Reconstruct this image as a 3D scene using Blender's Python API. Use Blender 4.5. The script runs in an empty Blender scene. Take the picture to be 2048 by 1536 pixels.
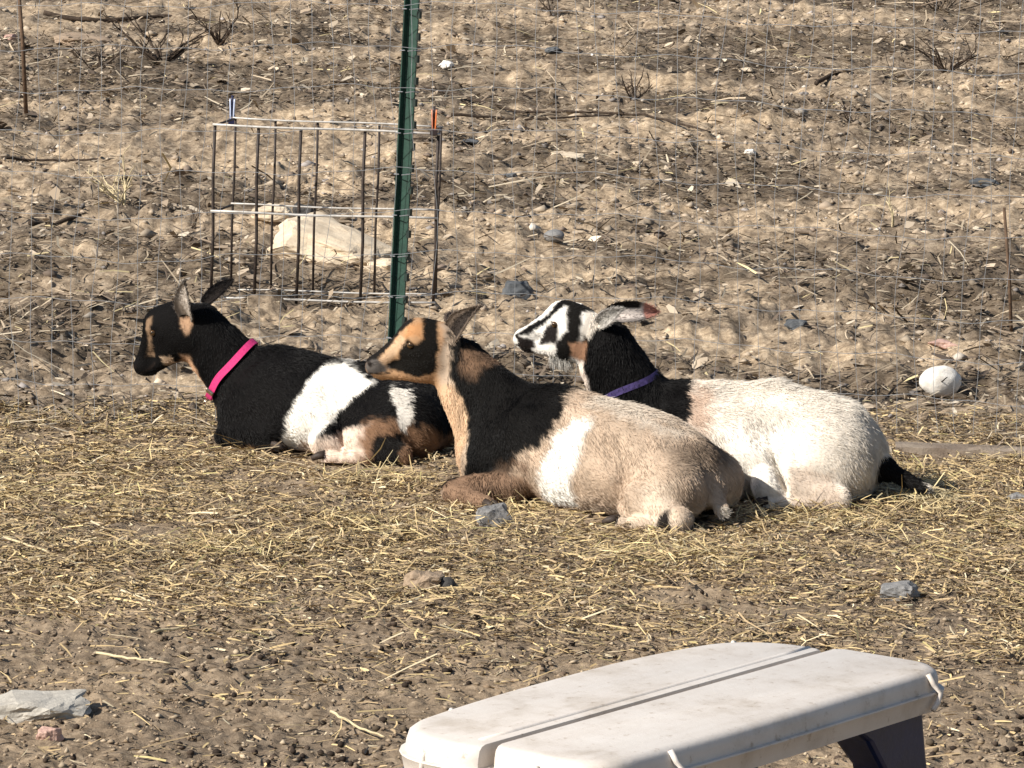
import bpy, bmesh, math, random
import numpy as np
from mathutils import Vector, Matrix
import openvdb

# ------------------------------------------------------------------ camera, sky, sun, exposure
S = bpy.context.scene
C = S.collection
R = math.radians
cam_d = bpy.data.cameras.new('camera'); cam = bpy.data.objects.new('camera', cam_d); C.objects.link(cam)
cam_d.sensor_width = 36.0; cam_d.lens = 36.0 * 8400 / 2048; cam_d.clip_start = 0.05; cam_d.clip_end = 2000
cam.matrix_world = Matrix.Translation((0, 0, 1.6)) @ Matrix.Rotation(R(90 - 8.2), 4, 'X') @ Matrix.Rotation(R(1.5), 4, 'Z')
S.camera = cam

SUN_EL, SUN_AZ = R(35), math.atan2(-0.53, -0.85)          # the sun stands to the left, a little behind the camera
sun_to = Vector((math.cos(SUN_AZ) * math.cos(SUN_EL), math.sin(SUN_AZ) * math.cos(SUN_EL), math.sin(SUN_EL)))
W = bpy.data.worlds.new('World'); S.world = W; W.use_nodes = True
wn = W.node_tree.nodes; sky = wn.new('ShaderNodeTexSky'); sky.sky_type = 'NISHITA'; sky.sun_disc = False
sky.sun_elevation = SUN_EL; sky.sun_rotation = math.atan2(sun_to.x, sun_to.y)
W.node_tree.links.new(sky.outputs[0], wn['Background'].inputs[0]); wn['Background'].inputs[1].default_value = 0.07
sd = bpy.data.lights.new('sun', 'SUN'); sd.energy = 5.0; sd.angle = R(0.5); sd.color = (1.0, 0.945, 0.86)
so = bpy.data.objects.new('sun', sd); C.objects.link(so); so.rotation_euler = sun_to.to_track_quat('Z', 'Y').to_euler()
S.view_settings.view_transform = 'Standard'; S.view_settings.look = 'None'; S.view_settings.exposure = 0.5; S.view_settings.gamma = 1

# ------------------------------------------------------------------ helpers
rng = np.random.default_rng(7)

def hash3(i, j, k, seed):
    n = (i * 374761393 + j * 668265263 + k * 2147483647 + seed * 1274126177) & 0xffffffff
    n = ((n ^ (n >> 13)) * 1274126177) & 0xffffffff
    n = ((n ^ (n >> 16)) * 2246822519) & 0xffffffff
    return ((n ^ (n >> 15)) & 0xffff) / 65535.0

def noise3(p, f, seed=0):
    q = np.asarray(p, float) * f
    i = np.floor(q).astype(np.int64); t = q - i; t = t * t * (3 - 2 * t)
    r = 0
    for a in (0, 1):
        for b in (0, 1):
            for c in (0, 1):
                w = (t[..., 0] if a else 1 - t[..., 0]) * (t[..., 1] if b else 1 - t[..., 1]) * (t[..., 2] if c else 1 - t[..., 2])
                r = r + w * hash3(i[..., 0] + a, i[..., 1] + b, i[..., 2] + c, seed)
    return r * 2 - 1

def noise2(x, y, f, seed=0):
    qx, qy = np.asarray(x, float) * f, np.asarray(y, float) * f
    i = np.floor(qx).astype(np.int64); j = np.floor(qy).astype(np.int64)
    tx = qx - i; ty = qy - j; tx = tx * tx * (3 - 2 * tx); ty = ty * ty * (3 - 2 * ty)
    k = i * 0
    a = hash3(i, j, k, seed) * (1 - tx) + hash3(i + 1, j, k, seed) * tx
    b = hash3(i, j + 1, k, seed) * (1 - tx) + hash3(i + 1, j + 1, k, seed) * tx
    return (a * (1 - ty) + b * ty) * 2 - 1

def sstep(a, b, x):
    t = np.clip((np.asarray(x, float) - a) / (b - a), 0, 1); return t * t * (3 - 2 * t)

def gz(x, y):
    """height of the ground: level pen, bank rising gently behind the fence"""
    x = np.asarray(x, float); y = np.asarray(y, float)
    base = np.maximum(y - 11, 0) * .07
    out = sstep(10.0, 11.0, y)
    n = (.012 + .012 * out) * noise2(x, y, 1.9, 1) + (.006 + .012 * out) * noise2(x, y, 6.0, 2)
    n = n + (.020 * out) * (np.abs(noise2(x, y, 8.5, 6)) - .3) + (.005 + .017 * out) * (np.abs(noise2(x, y, 16.0, 3)) - .3 * out) + (.011 + .007 * out) * (np.abs(noise2(x, y, 34.0, 4)) - .3) + (.007 - .0015 * out) * (np.abs(noise2(x, y, 77.0, 5)) - .2)
    return base + n

def patch(x, y):
    """0 where dark leaf litter and dung lie, 1 on bare sandy soil"""
    x = np.asarray(x, float) * .62; q = .60 * noise2(x, y, 2.3, 81) + .50 * noise2(x, y, 5.1, 82) + .32 * noise2(x, y, 13, 83) + .2 * noise2(x, y, 1.0, 84)
    return sstep(-.42, .42, q)

def mesh_np(name, v, f, n):
    """v (N,3), f (M,n) arrays -> mesh"""
    me = bpy.data.meshes.new(name)
    v = np.ascontiguousarray(v, np.float32); f = np.ascontiguousarray(f, np.int32)
    me.vertices.add(len(v)); me.vertices.foreach_set('co', v.ravel())
    me.loops.add(f.size); me.loops.foreach_set('vertex_index', f.ravel())
    me.polygons.add(len(f)); me.polygons.foreach_set('loop_start', np.arange(0, f.size, n, dtype=np.int32))
    me.update(calc_edges=True); me.validate()
    me.polygons.foreach_set('use_smooth', np.zeros(len(me.polygons), bool))
    return me

def vcol(me, name, c):
    a = me.attributes.new(name, 'FLOAT_COLOR', 'POINT')
    d = np.ones((len(me.vertices), 4), np.float32); d[:, :3] = c; a.data.foreach_set('color', d.ravel())

def obj(name, me, mat=None, parent=None, smooth=False):
    o = bpy.data.objects.new(name, me); C.objects.link(o)
    if mat is not None: me.materials.append(mat)
    if smooth: me.polygons.foreach_set('use_smooth', np.ones(len(me.polygons), bool))
    if parent is not None: o.parent = parent
    return o

def tag(o, label=None, cat=None, group=None, kind=None):
    if label: o['label'] = label
    if cat: o['category'] = cat
    if group: o['group'] = group
    if kind: o['kind'] = kind
    return o

def thing(name, label, cat, loc=(0, 0, 0), rz=0, group=None):
    o = bpy.data.objects.new(name, None); C.objects.link(o); o.location = loc; o.rotation_euler = (0, 0, rz)
    o.empty_display_size = .05
    return tag(o, label, cat, group)

class MB:
    def __init__(s): s.v = []; s.f = []
    def add(s, v, f):
        n = len(s.v); s.v += [tuple(p) for p in v]; s.f += [tuple(i + n for i in q) for q in f]
    def tube(s, pts, r, n=6, r2=None, cap=True):
        pts = [Vector(p) for p in pts]; m = len(pts)
        if m < 2: return
        rr = [r + ((r if r2 is None else r2) - r) * i / (m - 1) for i in range(m)]
        b = len(s.v); up = None
        for i, p in enumerate(pts):
            t = (pts[min(i + 1, m - 1)] - pts[max(i - 1, 0)]).normalized()
            if up is None: up = t.orthogonal().normalized()
            up = (up - t * up.dot(t)).normalized(); sd_ = t.cross(up)
            for k in range(n):
                a = 2 * math.pi * k / n; s.v.append(tuple(p + (up * math.cos(a) + sd_ * math.sin(a)) * rr[i]))
        for i in range(m - 1):
            for k in range(n):
                s.f.append((b + i * n + k, b + i * n + (k + 1) % n, b + (i + 1) * n + (k + 1) % n, b + (i + 1) * n + k))
        if cap:
            s.f.append(tuple(b + k for k in range(n))[::-1]); s.f.append(tuple(b + (m - 1) * n + k for k in range(n)))
    def box(s, c, h, rot=None):
        M = rot or Matrix.Identity(3); c = Vector(c)
        v = [c + M @ Vector((sx * h[0], sy * h[1], sz * h[2])) for sx in (-1, 1) for sy in (-1, 1) for sz in (-1, 1)]
        s.add(v, [(0, 1, 3, 2), (4, 6, 7, 5), (0, 4, 5, 1), (2, 3, 7, 6), (0, 2, 6, 4), (1, 5, 7, 3)])
    def build(s, name, mat, parent=None, smooth=False, bevel=0):
        me = bpy.data.meshes.new(name); me.from_pydata(s.v, [], s.f); me.update()
        o = obj(name, me, mat, parent, smooth)
        if bevel:
            b = o.modifiers.new('bevel', 'BEVEL'); b.width = bevel; b.segments = 2; b.limit_method = 'ANGLE'
        return o

# ------------------------------------------------------------------ materials
def mat(name, rough=.8, spec=.3):
    m = bpy.data.materials.new(name); m.use_nodes = True
    p = m.node_tree.nodes['Principled BSDF']; p.inputs['Roughness'].default_value = rough
    p.inputs['Specular IOR Level'].default_value = spec
    return m, m.node_tree.nodes, m.node_tree.links, p

def ramp(n, stops):
    r = n.new('ShaderNodeValToRGB'); e = r.color_ramp.elements
    while len(e) < len(stops): e.new(.5)
    for q, (pos, c) in zip(e, stops): q.position = pos; q.color = (*c, 1)
    return r

def noise_node(n, l, scale, detail=4, rough=.6, coord=None, dist=0):
    t = n.new('ShaderNodeTexNoise'); t.inputs['Scale'].default_value = scale; t.inputs['Detail'].default_value = detail
    t.inputs['Roughness'].default_value = rough; t.inputs['Distortion'].default_value = dist
    if coord is not None: l.new(coord, t.inputs['Vector'])
    return t

def mix(n, l, a, b, fac, mode='MIX'):
    m = n.new('ShaderNodeMix'); m.data_type = 'RGBA'; m.blend_type = mode
    for s, v in ((m.inputs[6], a), (m.inputs[7], b), (m.inputs[0], fac)):
        if isinstance(v, (int, float)): s.default_value = v
        elif isinstance(v, tuple): s.default_value = (*v, 1)
        else: l.new(v, s)
    return m.outputs[2]

def simple(name, c1, c2, scale=20, rough=.8, spec=.3, bump=.3, bscale=60, metal=0, dist=.01, coordname='Object'):
    m, n, l, p = mat(name, rough, spec); p.inputs['Metallic'].default_value = metal
    tc = n.new('ShaderNodeTexCoord'); t = noise_node(n, l, scale, 6, .65, tc.outputs[coordname])
    r = ramp(n, [(.32, c1), (.68, c2)]); l.new(t.outputs[0], r.inputs[0]); l.new(r.outputs[0], p.inputs['Base Color'])
    if bump:
        b = n.new('ShaderNodeBump'); b.inputs['Strength'].default_value = bump; b.inputs['Distance'].default_value = dist
        t2 = noise_node(n, l, bscale, 6, .7, tc.outputs[coordname]); l.new(t2.outputs[0], b.inputs['Height']); l.new(b.outputs[0], p.inputs['Normal'])
    return m

def attr_mat(name, attr, rough=.85, spec=.2, trans=0):
    m, n, l, p = mat(name, rough, spec); a = n.new('ShaderNodeAttribute'); a.attribute_name = attr
    l.new(a.outputs['Color'], p.inputs['Base Color']); return m

def ground_mat():
    m, n, l, p = mat('dry_earth', .95, .1)
    g = n.new('ShaderNodeNewGeometry'); pos = g.outputs['Position']
    sep = n.new('ShaderNodeSeparateXYZ'); l.new(pos, sep.inputs[0])
    wob = noise_node(n, l, 3, 3, .6, pos)
    ad = n.new('ShaderNodeMath'); ad.operation = 'MULTIPLY_ADD'; l.new(wob.outputs[0], ad.inputs[0]); ad.inputs[1].default_value = 1.2; l.new(sep.outputs[1], ad.inputs[2])
    mr = n.new('ShaderNodeMapRange'); l.new(ad.outputs[0], mr.inputs[0]); mr.inputs[1].default_value = 10.6; mr.inputs[2].default_value = 11.5
    big = noise_node(n, l, 1.7, 5, .65, pos); mid = noise_node(n, l, 22, 6, .75, pos); fine = noise_node(n, l, 95, 4, .7, pos)
    pen = ramp(n, [(.30, (.150, .114, .082)), (.52, (.275, .215, .157)), (.72, (.41, .33, .245))]); l.new(mid.outputs[0], pen.inputs[0])
    bank = ramp(n, [(.33, (.130, .102, .078)), (.5, (.33, .268, .205)), (.64, (.53, .445, .35))]); l.new(mid.outputs[0], bank.inputs[0])
    b2 = ramp(n, [(.33, (.72, .71, .70)), (.66, (1.2, 1.16, 1.08))]); l.new(big.outputs[0], b2.inputs[0])
    pa = n.new('ShaderNodeAttribute'); pa.attribute_name = 'patch'
    pr = ramp(n, [(.0, (.48, .465, .45)), (.5, (.86, .84, .815)), (1.0, (1.16, 1.12, 1.05))]); l.new(pa.outputs['Fac'], pr.inputs[0])
    bk = mix(n, l, bank.outputs[0], pr.outputs[0], 1.0, 'MULTIPLY')
    c = mix(n, l, pen.outputs[0], bk, mr.outputs[0])
    c = mix(n, l, c, b2.outputs[0], 1.0, 'MULTIPLY')
    f2 = ramp(n, [(.34, (.76, .75, .74)), (.64, (1.14, 1.14, 1.13))]); l.new(fine.outputs[0], f2.inputs[0])
    c = mix(n, l, c, f2.outputs[0], 1.0, 'MULTIPLY')
    l.new(c, p.inputs['Base Color'])
    b = n.new('ShaderNodeBump'); b.inputs['Strength'].default_value = .6; b.inputs['Distance'].default_value = .010
    t = noise_node(n, l, 70, 6, .75, pos); l.new(t.outputs[0], b.inputs['Height']); l.new(b.outputs[0], p.inputs['Normal'])
    return m

M_ground = ground_mat()
M_litter = attr_mat('litter', 'tone', .8, .2)
M_straw = attr_mat('straw', 'tone', .6, .35)
M_wire = simple('galvanised_wire', (.26, .265, .275), (.44, .445, .455), 90, .45, .5, 0, metal=.4)
M_rust = simple('dark_steel', (.014, .011, .010), (.055, .036, .027), 60, .6, .4, .2, 200)
M_bright = simple('sunlit_steel', (.42, .39, .35), (.72, .69, .64), 40, .5, .5, .1, 200, metal=.1)  # cage rails: the sunlight on them is painted as pale steel
M_green = simple('green_enamel', (.010, .034, .024), (.018, .058, .041), 50, .45, .5, .1, 150)
M_stud = simple('green_enamel_worn', (.006, .012, .010), (.012, .03, .022), 80, .5, .5, 0)
M_navy = simple('navy_plastic', (.002, .008, .042), (.004, .013, .068), 30, .42, .5, .1, 120)
M_pink = simple('pink_webbing', (.62, .03, .16), (.78, .06, .24), 200, .7, .3, .4, 500, dist=.002)
M_purple = simple('purple_webbing', (.03, .02, .075), (.085, .06, .19), 120, .7, .3, .4, 500, dist=.002)
M_brass = simple('buckle_metal', (.5, .42, .3), (.7, .62, .5), 60, .3, .5, 0, metal=1)
def eye_mat():
    m, n, l, p = mat('goat_eye', .08, .6); tc = n.new('ShaderNodeTexCoord'); mp = n.new('ShaderNodeMapping'); mp.inputs['Scale'].default_value = (120, 0, 420); l.new(tc.outputs['Object'], mp.inputs[0])
    ln = n.new('ShaderNodeVectorMath'); ln.operation = 'LENGTH'; l.new(mp.outputs[0], ln.inputs[0])
    r = ramp(n, [(.55, (.006, .005, .004)), (.75, (.07, .036, .012))]); l.new(ln.outputs['Value'], r.inputs[0]); l.new(r.outputs[0], p.inputs['Base Color']); return m
M_eye = eye_mat()
M_lid, _n, _l, _p = mat('eyelid_skin', .6, .3); _p.inputs['Base Color'].default_value = (.012, .009, .008, 1)
M_hoof = simple('hoof_horn', (.022, .016, .013), (.06, .043, .033), 60, .6, .3, .2, 200)

def table_mat():
    m, n, l, p = mat('weathered_cream_plastic', .55, .4)
    tc = n.new('ShaderNodeTexCoord'); o = tc.outputs['Object']
    a = noise_node(n, l, 7, 6, .7, o); r = ramp(n, [(.30, (.49, .425, .355)), (.48, (.64, .58, .52)), (.70, (.70, .65, .595))]); l.new(a.outputs[0], r.inputs[0])
    s = noise_node(n, l, 55, 4, .7, o); r2 = ramp(n, [(.26, (.62, .55, .47)), (.40, (1, 1, 1))]); l.new(s.outputs[0], r2.inputs[0])
    mp = n.new('ShaderNodeMapping'); mp.inputs['Scale'].default_value = (3, 90, 90); l.new(o, mp.inputs[0])
    w = noise_node(n, l, 1.0, 4, .6, mp.outputs[0]); r3_ = ramp(n, [(.3, (.965, .96, .95)), (.6, (1, 1, 1))]); l.new(w.outputs[0], r3_.inputs[0])
    c = mix(n, l, r.outputs[0], r2.outputs[0], 1.0, 'MULTIPLY'); c = mix(n, l, c, r3_.outputs[0], 1.0, 'MULTIPLY'); l.new(c, p.inputs['Base Color'])
    b = n.new('ShaderNodeBump'); b.inputs['Strength'].default_value = .25; b.inputs['Distance'].default_value = .002
    t = noise_node(n, l, 160, 5, .7, o); l.new(t.outputs[0], b.inputs['Height']); l.new(b.outputs[0], p.inputs['Normal'])
    return m
M_table = table_mat()

# ------------------------------------------------------------------ ground: one sheet to the horizon, fine where the photograph looks
def build_ground():
    ys = [4.2]
    while ys[-1] < 24: ys.append(ys[-1] + ys[-1] ** 2 * (1.35 if ys[-1] < 10 else 1.2) / 6720)
    ys = np.array([-60, -20, -5, 1, 3.4] + ys + [25, 27, 30, 36, 45, 60, 90, 140])
    t = np.linspace(-1, 1, 520)
    hw = np.clip(.15 * ys + .85, .8, 7)
    X = np.concatenate([np.tile([-140, -60, -25, -10], (len(ys), 1)), hw[:, None] * t[None], np.tile([10, 25, 60, 140], (len(ys), 1))], 1)
    Y = np.repeat(ys[:, None], X.shape[1], 1)
    Z = gz(X, Y)
    nr, nc = X.shape
    v = np.stack([X, Y, Z], -1).reshape(-1, 3)
    i = np.arange(nr - 1)[:, None] * nc + np.arange(nc - 1)[None]
    f = np.stack([i, i + 1, i + nc + 1, i + nc], -1).reshape(-1, 4)
    me = mesh_np('ground', v, f, 4); a = me.attributes.new('patch', 'FLOAT', 'POINT'); a.data.foreach_set('value', patch(v[:, 0], v[:, 1]).astype(np.float32))
    o = obj('ground', me, M_ground, smooth=True); o['kind'] = 'structure'
build_ground()

# ------------------------------------------------------------------ goats
def sd_ell(p, c, r, rot=None):
    q = p - np.array(c)
    if rot is not None: q = q @ np.array(rot)
    r = np.array(r); k0 = np.linalg.norm(q / r, axis=-1); k1 = np.linalg.norm(q / (r * r), axis=-1) + 1e-9
    return k0 * (k0 - 1) / k1
def sd_cone(p, a, b, ra, rb):
    a = np.array(a); b = np.array(b); ab = b - a
    h = np.clip(((p - a) @ ab) / ab.dot(ab), 0, 1)
    return np.linalg.norm(p - a - h[..., None] * ab, axis=-1) - (ra + (rb - ra) * h)
def smin(a, b, k):
    h = np.maximum(k - np.abs(a - b), 0) / k; return np.minimum(a, b) - h * h * k * .25
def roty(deg):
    c, s = math.cos(R(deg)), math.sin(R(deg)); return np.array([[c, 0, s], [0, 1, 0], [-s, 0, c]])

HEAD_PRIMS = [('e', (.012, 0, .010), (.058, .046, .055), .03), ('e', (.050, 0, .030), (.036, .036, .034), .03),
              ('c', (.060, 0, .026), (.142, 0, -.036), .032, .0195, .03), ('e', (.147, 0, -.045), (.021, .0215, .0185), .02),
              ('c', (.002, 0, -.036), (.128, 0, -.058), .036, .0150, .02), ('e', (.030, 0, -.018), (.052, .041, .048), .03),
              ('e', (.058, .033, .024), (.020, .012, .009), .010), ('e', (.058, -.033, .024), (.020, .012, .009), .010), ('c', (.045, .034, -.002), (.085, .020, -.010), .010, .007, .012), ('c', (.045, -.034, -.002), (.085, -.020, -.010), .010, .007, .012),
              ('e', (.152, .010, -.036), (.010, .008, .008), .008), ('e', (.152, -.010, -.036), (.010, .008, .008), .008)]

def poly_sd(x, z, poly):
    """signed distance to a polygon, negative inside"""
    P = np.array(poly, float); d = np.full(x.shape, 1e9); ins = np.zeros(x.shape, bool)
    for a, b in zip(P, np.roll(P, -1, 0)):
        e = b - a; wx, wz = x - a[0], z - a[1]
        t = np.clip((wx * e[0] + wz * e[1]) / (e.dot(e) + 1e-12), 0, 1)
        d = np.minimum(d, np.hypot(wx - t * e[0], wz - t * e[1]))
        c = ((a[1] > z) != (b[1] > z)); xi = a[0] + (z - a[1]) * e[0] / (e[1] + 1e-12)
        ins ^= c & (x < xi)
    return np.where(ins, -d, d)

def make_goat(name, label, loc, yaw, prims, head, hscale, paint, flen, nhair, seed, feet=(), vox=.0040):
    root = thing(name, label, 'goat', loc)
    a = R(yaw); f = (-math.cos(a), math.sin(a), 0); l = (-f[1], f[0], 0)
    root.matrix_world = Matrix(((f[0], l[0], 0, loc[0]), (f[1], l[1], 0, loc[1]), (0, 0, 1, loc[2]), (0, 0, 0, 1)))
    ho, hR = np.array(head[0]), np.array(head[1])
    def to_head(p): return ((p - ho) @ hR) / hscale
    def sdf(p):
        d = np.full(p.shape[:-1], 1.0)
        for q in prims:
            if q[0] == 'e': e = sd_ell(p, q[1], q[2], roty(q[4]) if len(q) > 4 and q[4] else None); k = q[3]
            else: e = sd_cone(p, q[1], q[2], q[3], q[4]); k = q[5]
            d = -smin(-d, e, k) if q[0] == 'e' and len(q) > 5 else smin(d, e, k)
        hp = to_head(p); dh = np.full(p.shape[:-1], 1.0)
        for q in HEAD_PRIMS:
            if q[0] == 'e': e = sd_ell(hp, q[1], q[2]); k = q[3]
            else: e = sd_cone(hp, q[1], q[2], q[3], q[4]); k = q[5]
            dh = smin(dh, e, k)
        return smin(d, dh * hscale, .022)
    lo = np.array([-.46, -.30, -.03]); hi = np.array([.70, .30, .46]); n = np.ceil((hi - lo) / vox).astype(int)
    K = 8; n = ((n + K - 1) // K) * K; nb = n // K
    bi = np.stack(np.meshgrid(*[np.arange(k) for k in nb], indexing='ij'), -1).reshape(-1, 3)
    db = sdf(lo + vox * (bi * K + (K - 1) / 2)); act = np.abs(db) < vox * K * 1.9
    D = np.repeat(np.repeat(np.repeat(db.reshape(nb), K, 0), K, 1), K, 2).astype(np.float32)
    off = np.stack(np.meshgrid(*[np.arange(K)] * 3, indexing='ij'), -1).reshape(-1, 3)
    for ch in np.array_split(bi[act], max(1, act.sum() // 300)):
        ix = ch[:, None] * K + off[None]; D[ix[..., 0], ix[..., 1], ix[..., 2]] = sdf(lo + vox * ix)
    g = openvdb.FloatGrid(1.0); g.copyFromArray(D.astype(np.float32)); 
    pts, quads = g.convertToQuads(0.0)
    v = np.asarray(pts, float) * vox + lo; q = np.asarray(quads)[:, ::-1]
    # outward orientation
    n0 = np.cross(v[q[:, 1]] - v[q[:, 0]], v[q[:, 3]] - v[q[:, 0]]); cen = v[q].mean(1)
    e = 1e-3; gs = sdf(cen[:400] + n0[:400] / (np.linalg.norm(n0[:400], axis=1, keepdims=True) + 1e-12) * e) - sdf(cen[:400])
    if gs.mean() < 0: q = q[:, ::-1]; n0 = -n0
    v = v + .0012 * noise3(v, 60, seed)[:, None] * 0
    me = mesh_np('body', v, q, 4); vcol(me, 'fur', paint(v, to_head(v)))
    body = obj('body', me, M_skin, root, smooth=True)
    # coat of short hairs
    area = np.linalg.norm(n0, axis=1); nn = n0 / (area[:, None] + 1e-12)
    r = np.random.default_rng(seed)
    keep = (cen[:, 2] > .004)
    pr = area * keep; hx = to_head(cen); inh = (hx[:, 0] > -.02) & (np.abs(hx[:, 1]) < .07) & (np.abs(hx[:, 2]) < .09)
    pr = pr * np.where(inh, 3.0, 1.0); pr /= pr.sum()
    idx = r.choice(len(q), nhair, p=pr); uv = r.random((nhair, 2, 1)); Q = v[q[idx]]
    root_p = (Q[:, 0] * (1 - uv[:, 0]) + Q[:, 1] * uv[:, 0]) * (1 - uv[:, 1]) + (Q[:, 3] * (1 - uv[:, 0]) + Q[:, 2] * uv[:, 0]) * uv[:, 1]
    N = nn[idx]; hp = to_head(root_p); hmask = inh[idx]
    comb = np.tile([-.75, 0, -.62], (nhair, 1)); comb[:, 1] = np.sign(root_p[:, 1]) * .12
    neck = (root_p[:, 0] > .22) & ~hmask
    comb[neck] = (-.35, 0, -1)
    comb[hmask] = hR @ np.array([-1, 0, -.15])
    comb = comb + .42 * np.stack([noise3(root_p, 22, seed + k) for k in (1, 2, 3)], 1)
    T = comb - N * (comb * N).sum(1, keepdims=True); T /= np.linalg.norm(T, axis=1, keepdims=True) + 1e-9
    L = flen(root_p, hp, hmask) * (.65 + .6 * r.random(nhair)) * (1 + .3 * noise3(root_p, 35, seed + 9))
    lift = (.10 + .16 * r.random(nhair))[:, None]; lift = np.where(hmask[:, None], lift * .5, lift)
    J = r.normal(0, .11, (nhair, 3))
    d0 = T + N * (lift + .16) + J; d0 /= np.linalg.norm(d0, axis=1, keepdims=True)
    d1 = T + N * (lift * .25) + J * 1.5 + np.array([0, 0, -.12]); d1 /= np.linalg.norm(d1, axis=1, keepdims=True)
    P = np.empty((nhair, 4, 3)); P[:, 0] = root_p - N * .001
    P[:, 1] = P[:, 0] + d0 * L[:, None] * .34; P[:, 2] = P[:, 1] + (d0 + d1) * .5 * L[:, None] * .34; P[:, 3] = P[:, 2] + d1 * L[:, None] * .34
    P[:, :, 2] = np.maximum(P[:, :, 2], .004)
    col = paint(root_p, hp) * (1 + .13 * noise3(root_p * np.array([1, 1, .45]), 90, seed + 5)[:, None]) * (.91 + .18 * r.random((nhair, 1)))
    hc = bpy.data.hair_curves.new('fur'); hc.add_curves([4] * nhair)
    hc.attributes['position'].data.foreach_set('vector', P.astype(np.float32).ravel())
    ra = hc.attributes.get('radius') or hc.attributes.new('radius', 'FLOAT', 'POINT')
    base = np.where(hmask, .00042, .00058)[:, None]
    ra.data.foreach_set('value', (base * np.array([1.0, .9, .65, .2])[None]).astype(np.float32).ravel())
    ca = hc.attributes.new('fur', 'FLOAT_COLOR', 'CURVE'); cc = np.ones((nhair, 4), np.float32); cc[:, :3] = np.clip(col, .002, .95)
    ca.data.foreach_set('color', cc.ravel())
    hc.materials.append(M_fur); fo = bpy.data.objects.new('fur', hc); C.objects.link(fo); fo.parent = root
    # eyes
    for s in (1, -1):
        yy = np.linspace(.015, .06, 91); pp = np.stack([np.full(91, .062), s * yy, np.full(91, .014)], 1) * hscale @ hR.T + ho
        yk = yy[np.argmax(sdf(pp) > 0)] - .0028; c = hR @ (np.array([.062, s * yk, .014]) * hscale) + ho
        bm = bmesh.new(); bmesh.ops.create_uvsphere(bm, u_segments=16, v_segments=10, radius=.0085 * hscale)
        em = bpy.data.meshes.new('eye'); bm.to_mesh(em); bm.free(); eo = obj('eye', em, M_eye, root, True)
        eo.matrix_local = Matrix.Translation(c) @ Matrix([list(r_) for r_ in hR]).to_4x4()
        V = []; F = []; nu, nv = 14, 6                      # lids: a rim of skin above and below
        for (t0, t1, up_) in ((.18, 1.35, 1), (.30, 1.2, -1)):
            b0 = len(V)
            for i in range(nu):
                ph = math.pi * (i / (nu - 1) * 1.3 - .15)
                for j in range(nv):
                    th = t0 + (t1 - t0) * j / (nv - 1); rad = .0100 * hscale * (1 - .10 * abs(j / (nv - 1)))
                    V.append((math.cos(ph) * math.cos(th) * rad * 1.12, s * math.sin(ph) * math.cos(th) * rad * .92, up_ * math.sin(th) * rad))
            F += [(b0 + i * nv + j, b0 + i * nv + j + 1, b0 + (i + 1) * nv + j + 1, b0 + (i + 1) * nv + j) for i in range(nu - 1) for j in range(nv - 1)]
        lm = bpy.data.meshes.new('eyelid'); lm.from_pydata(V, [], F); lm.update(); lo_ = obj('eyelid', lm, M_lid, root, True); lo_.matrix_local = eo.matrix_local
    # cloven hooves on the feet that show
    for (fp, fd) in feet:
        fp, fd = Vector(fp), Vector(fd).normalized(); sdv = fd.cross(Vector((0, 0, 1))).normalized(); mb = MB()
        for sg in (-1, 1):
            q0 = fp + sdv * (sg * .0075); mb.tube([q0 - fd * .004 + Vector((0, 0, .004)), q0 + fd * .014 + Vector((0, 0, .001)), q0 + fd * .026 - Vector((0, 0, .006))], .0100, 8, .0060)
        mb.build('hoof', M_hoof, root, True)
    return root, sdf

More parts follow.
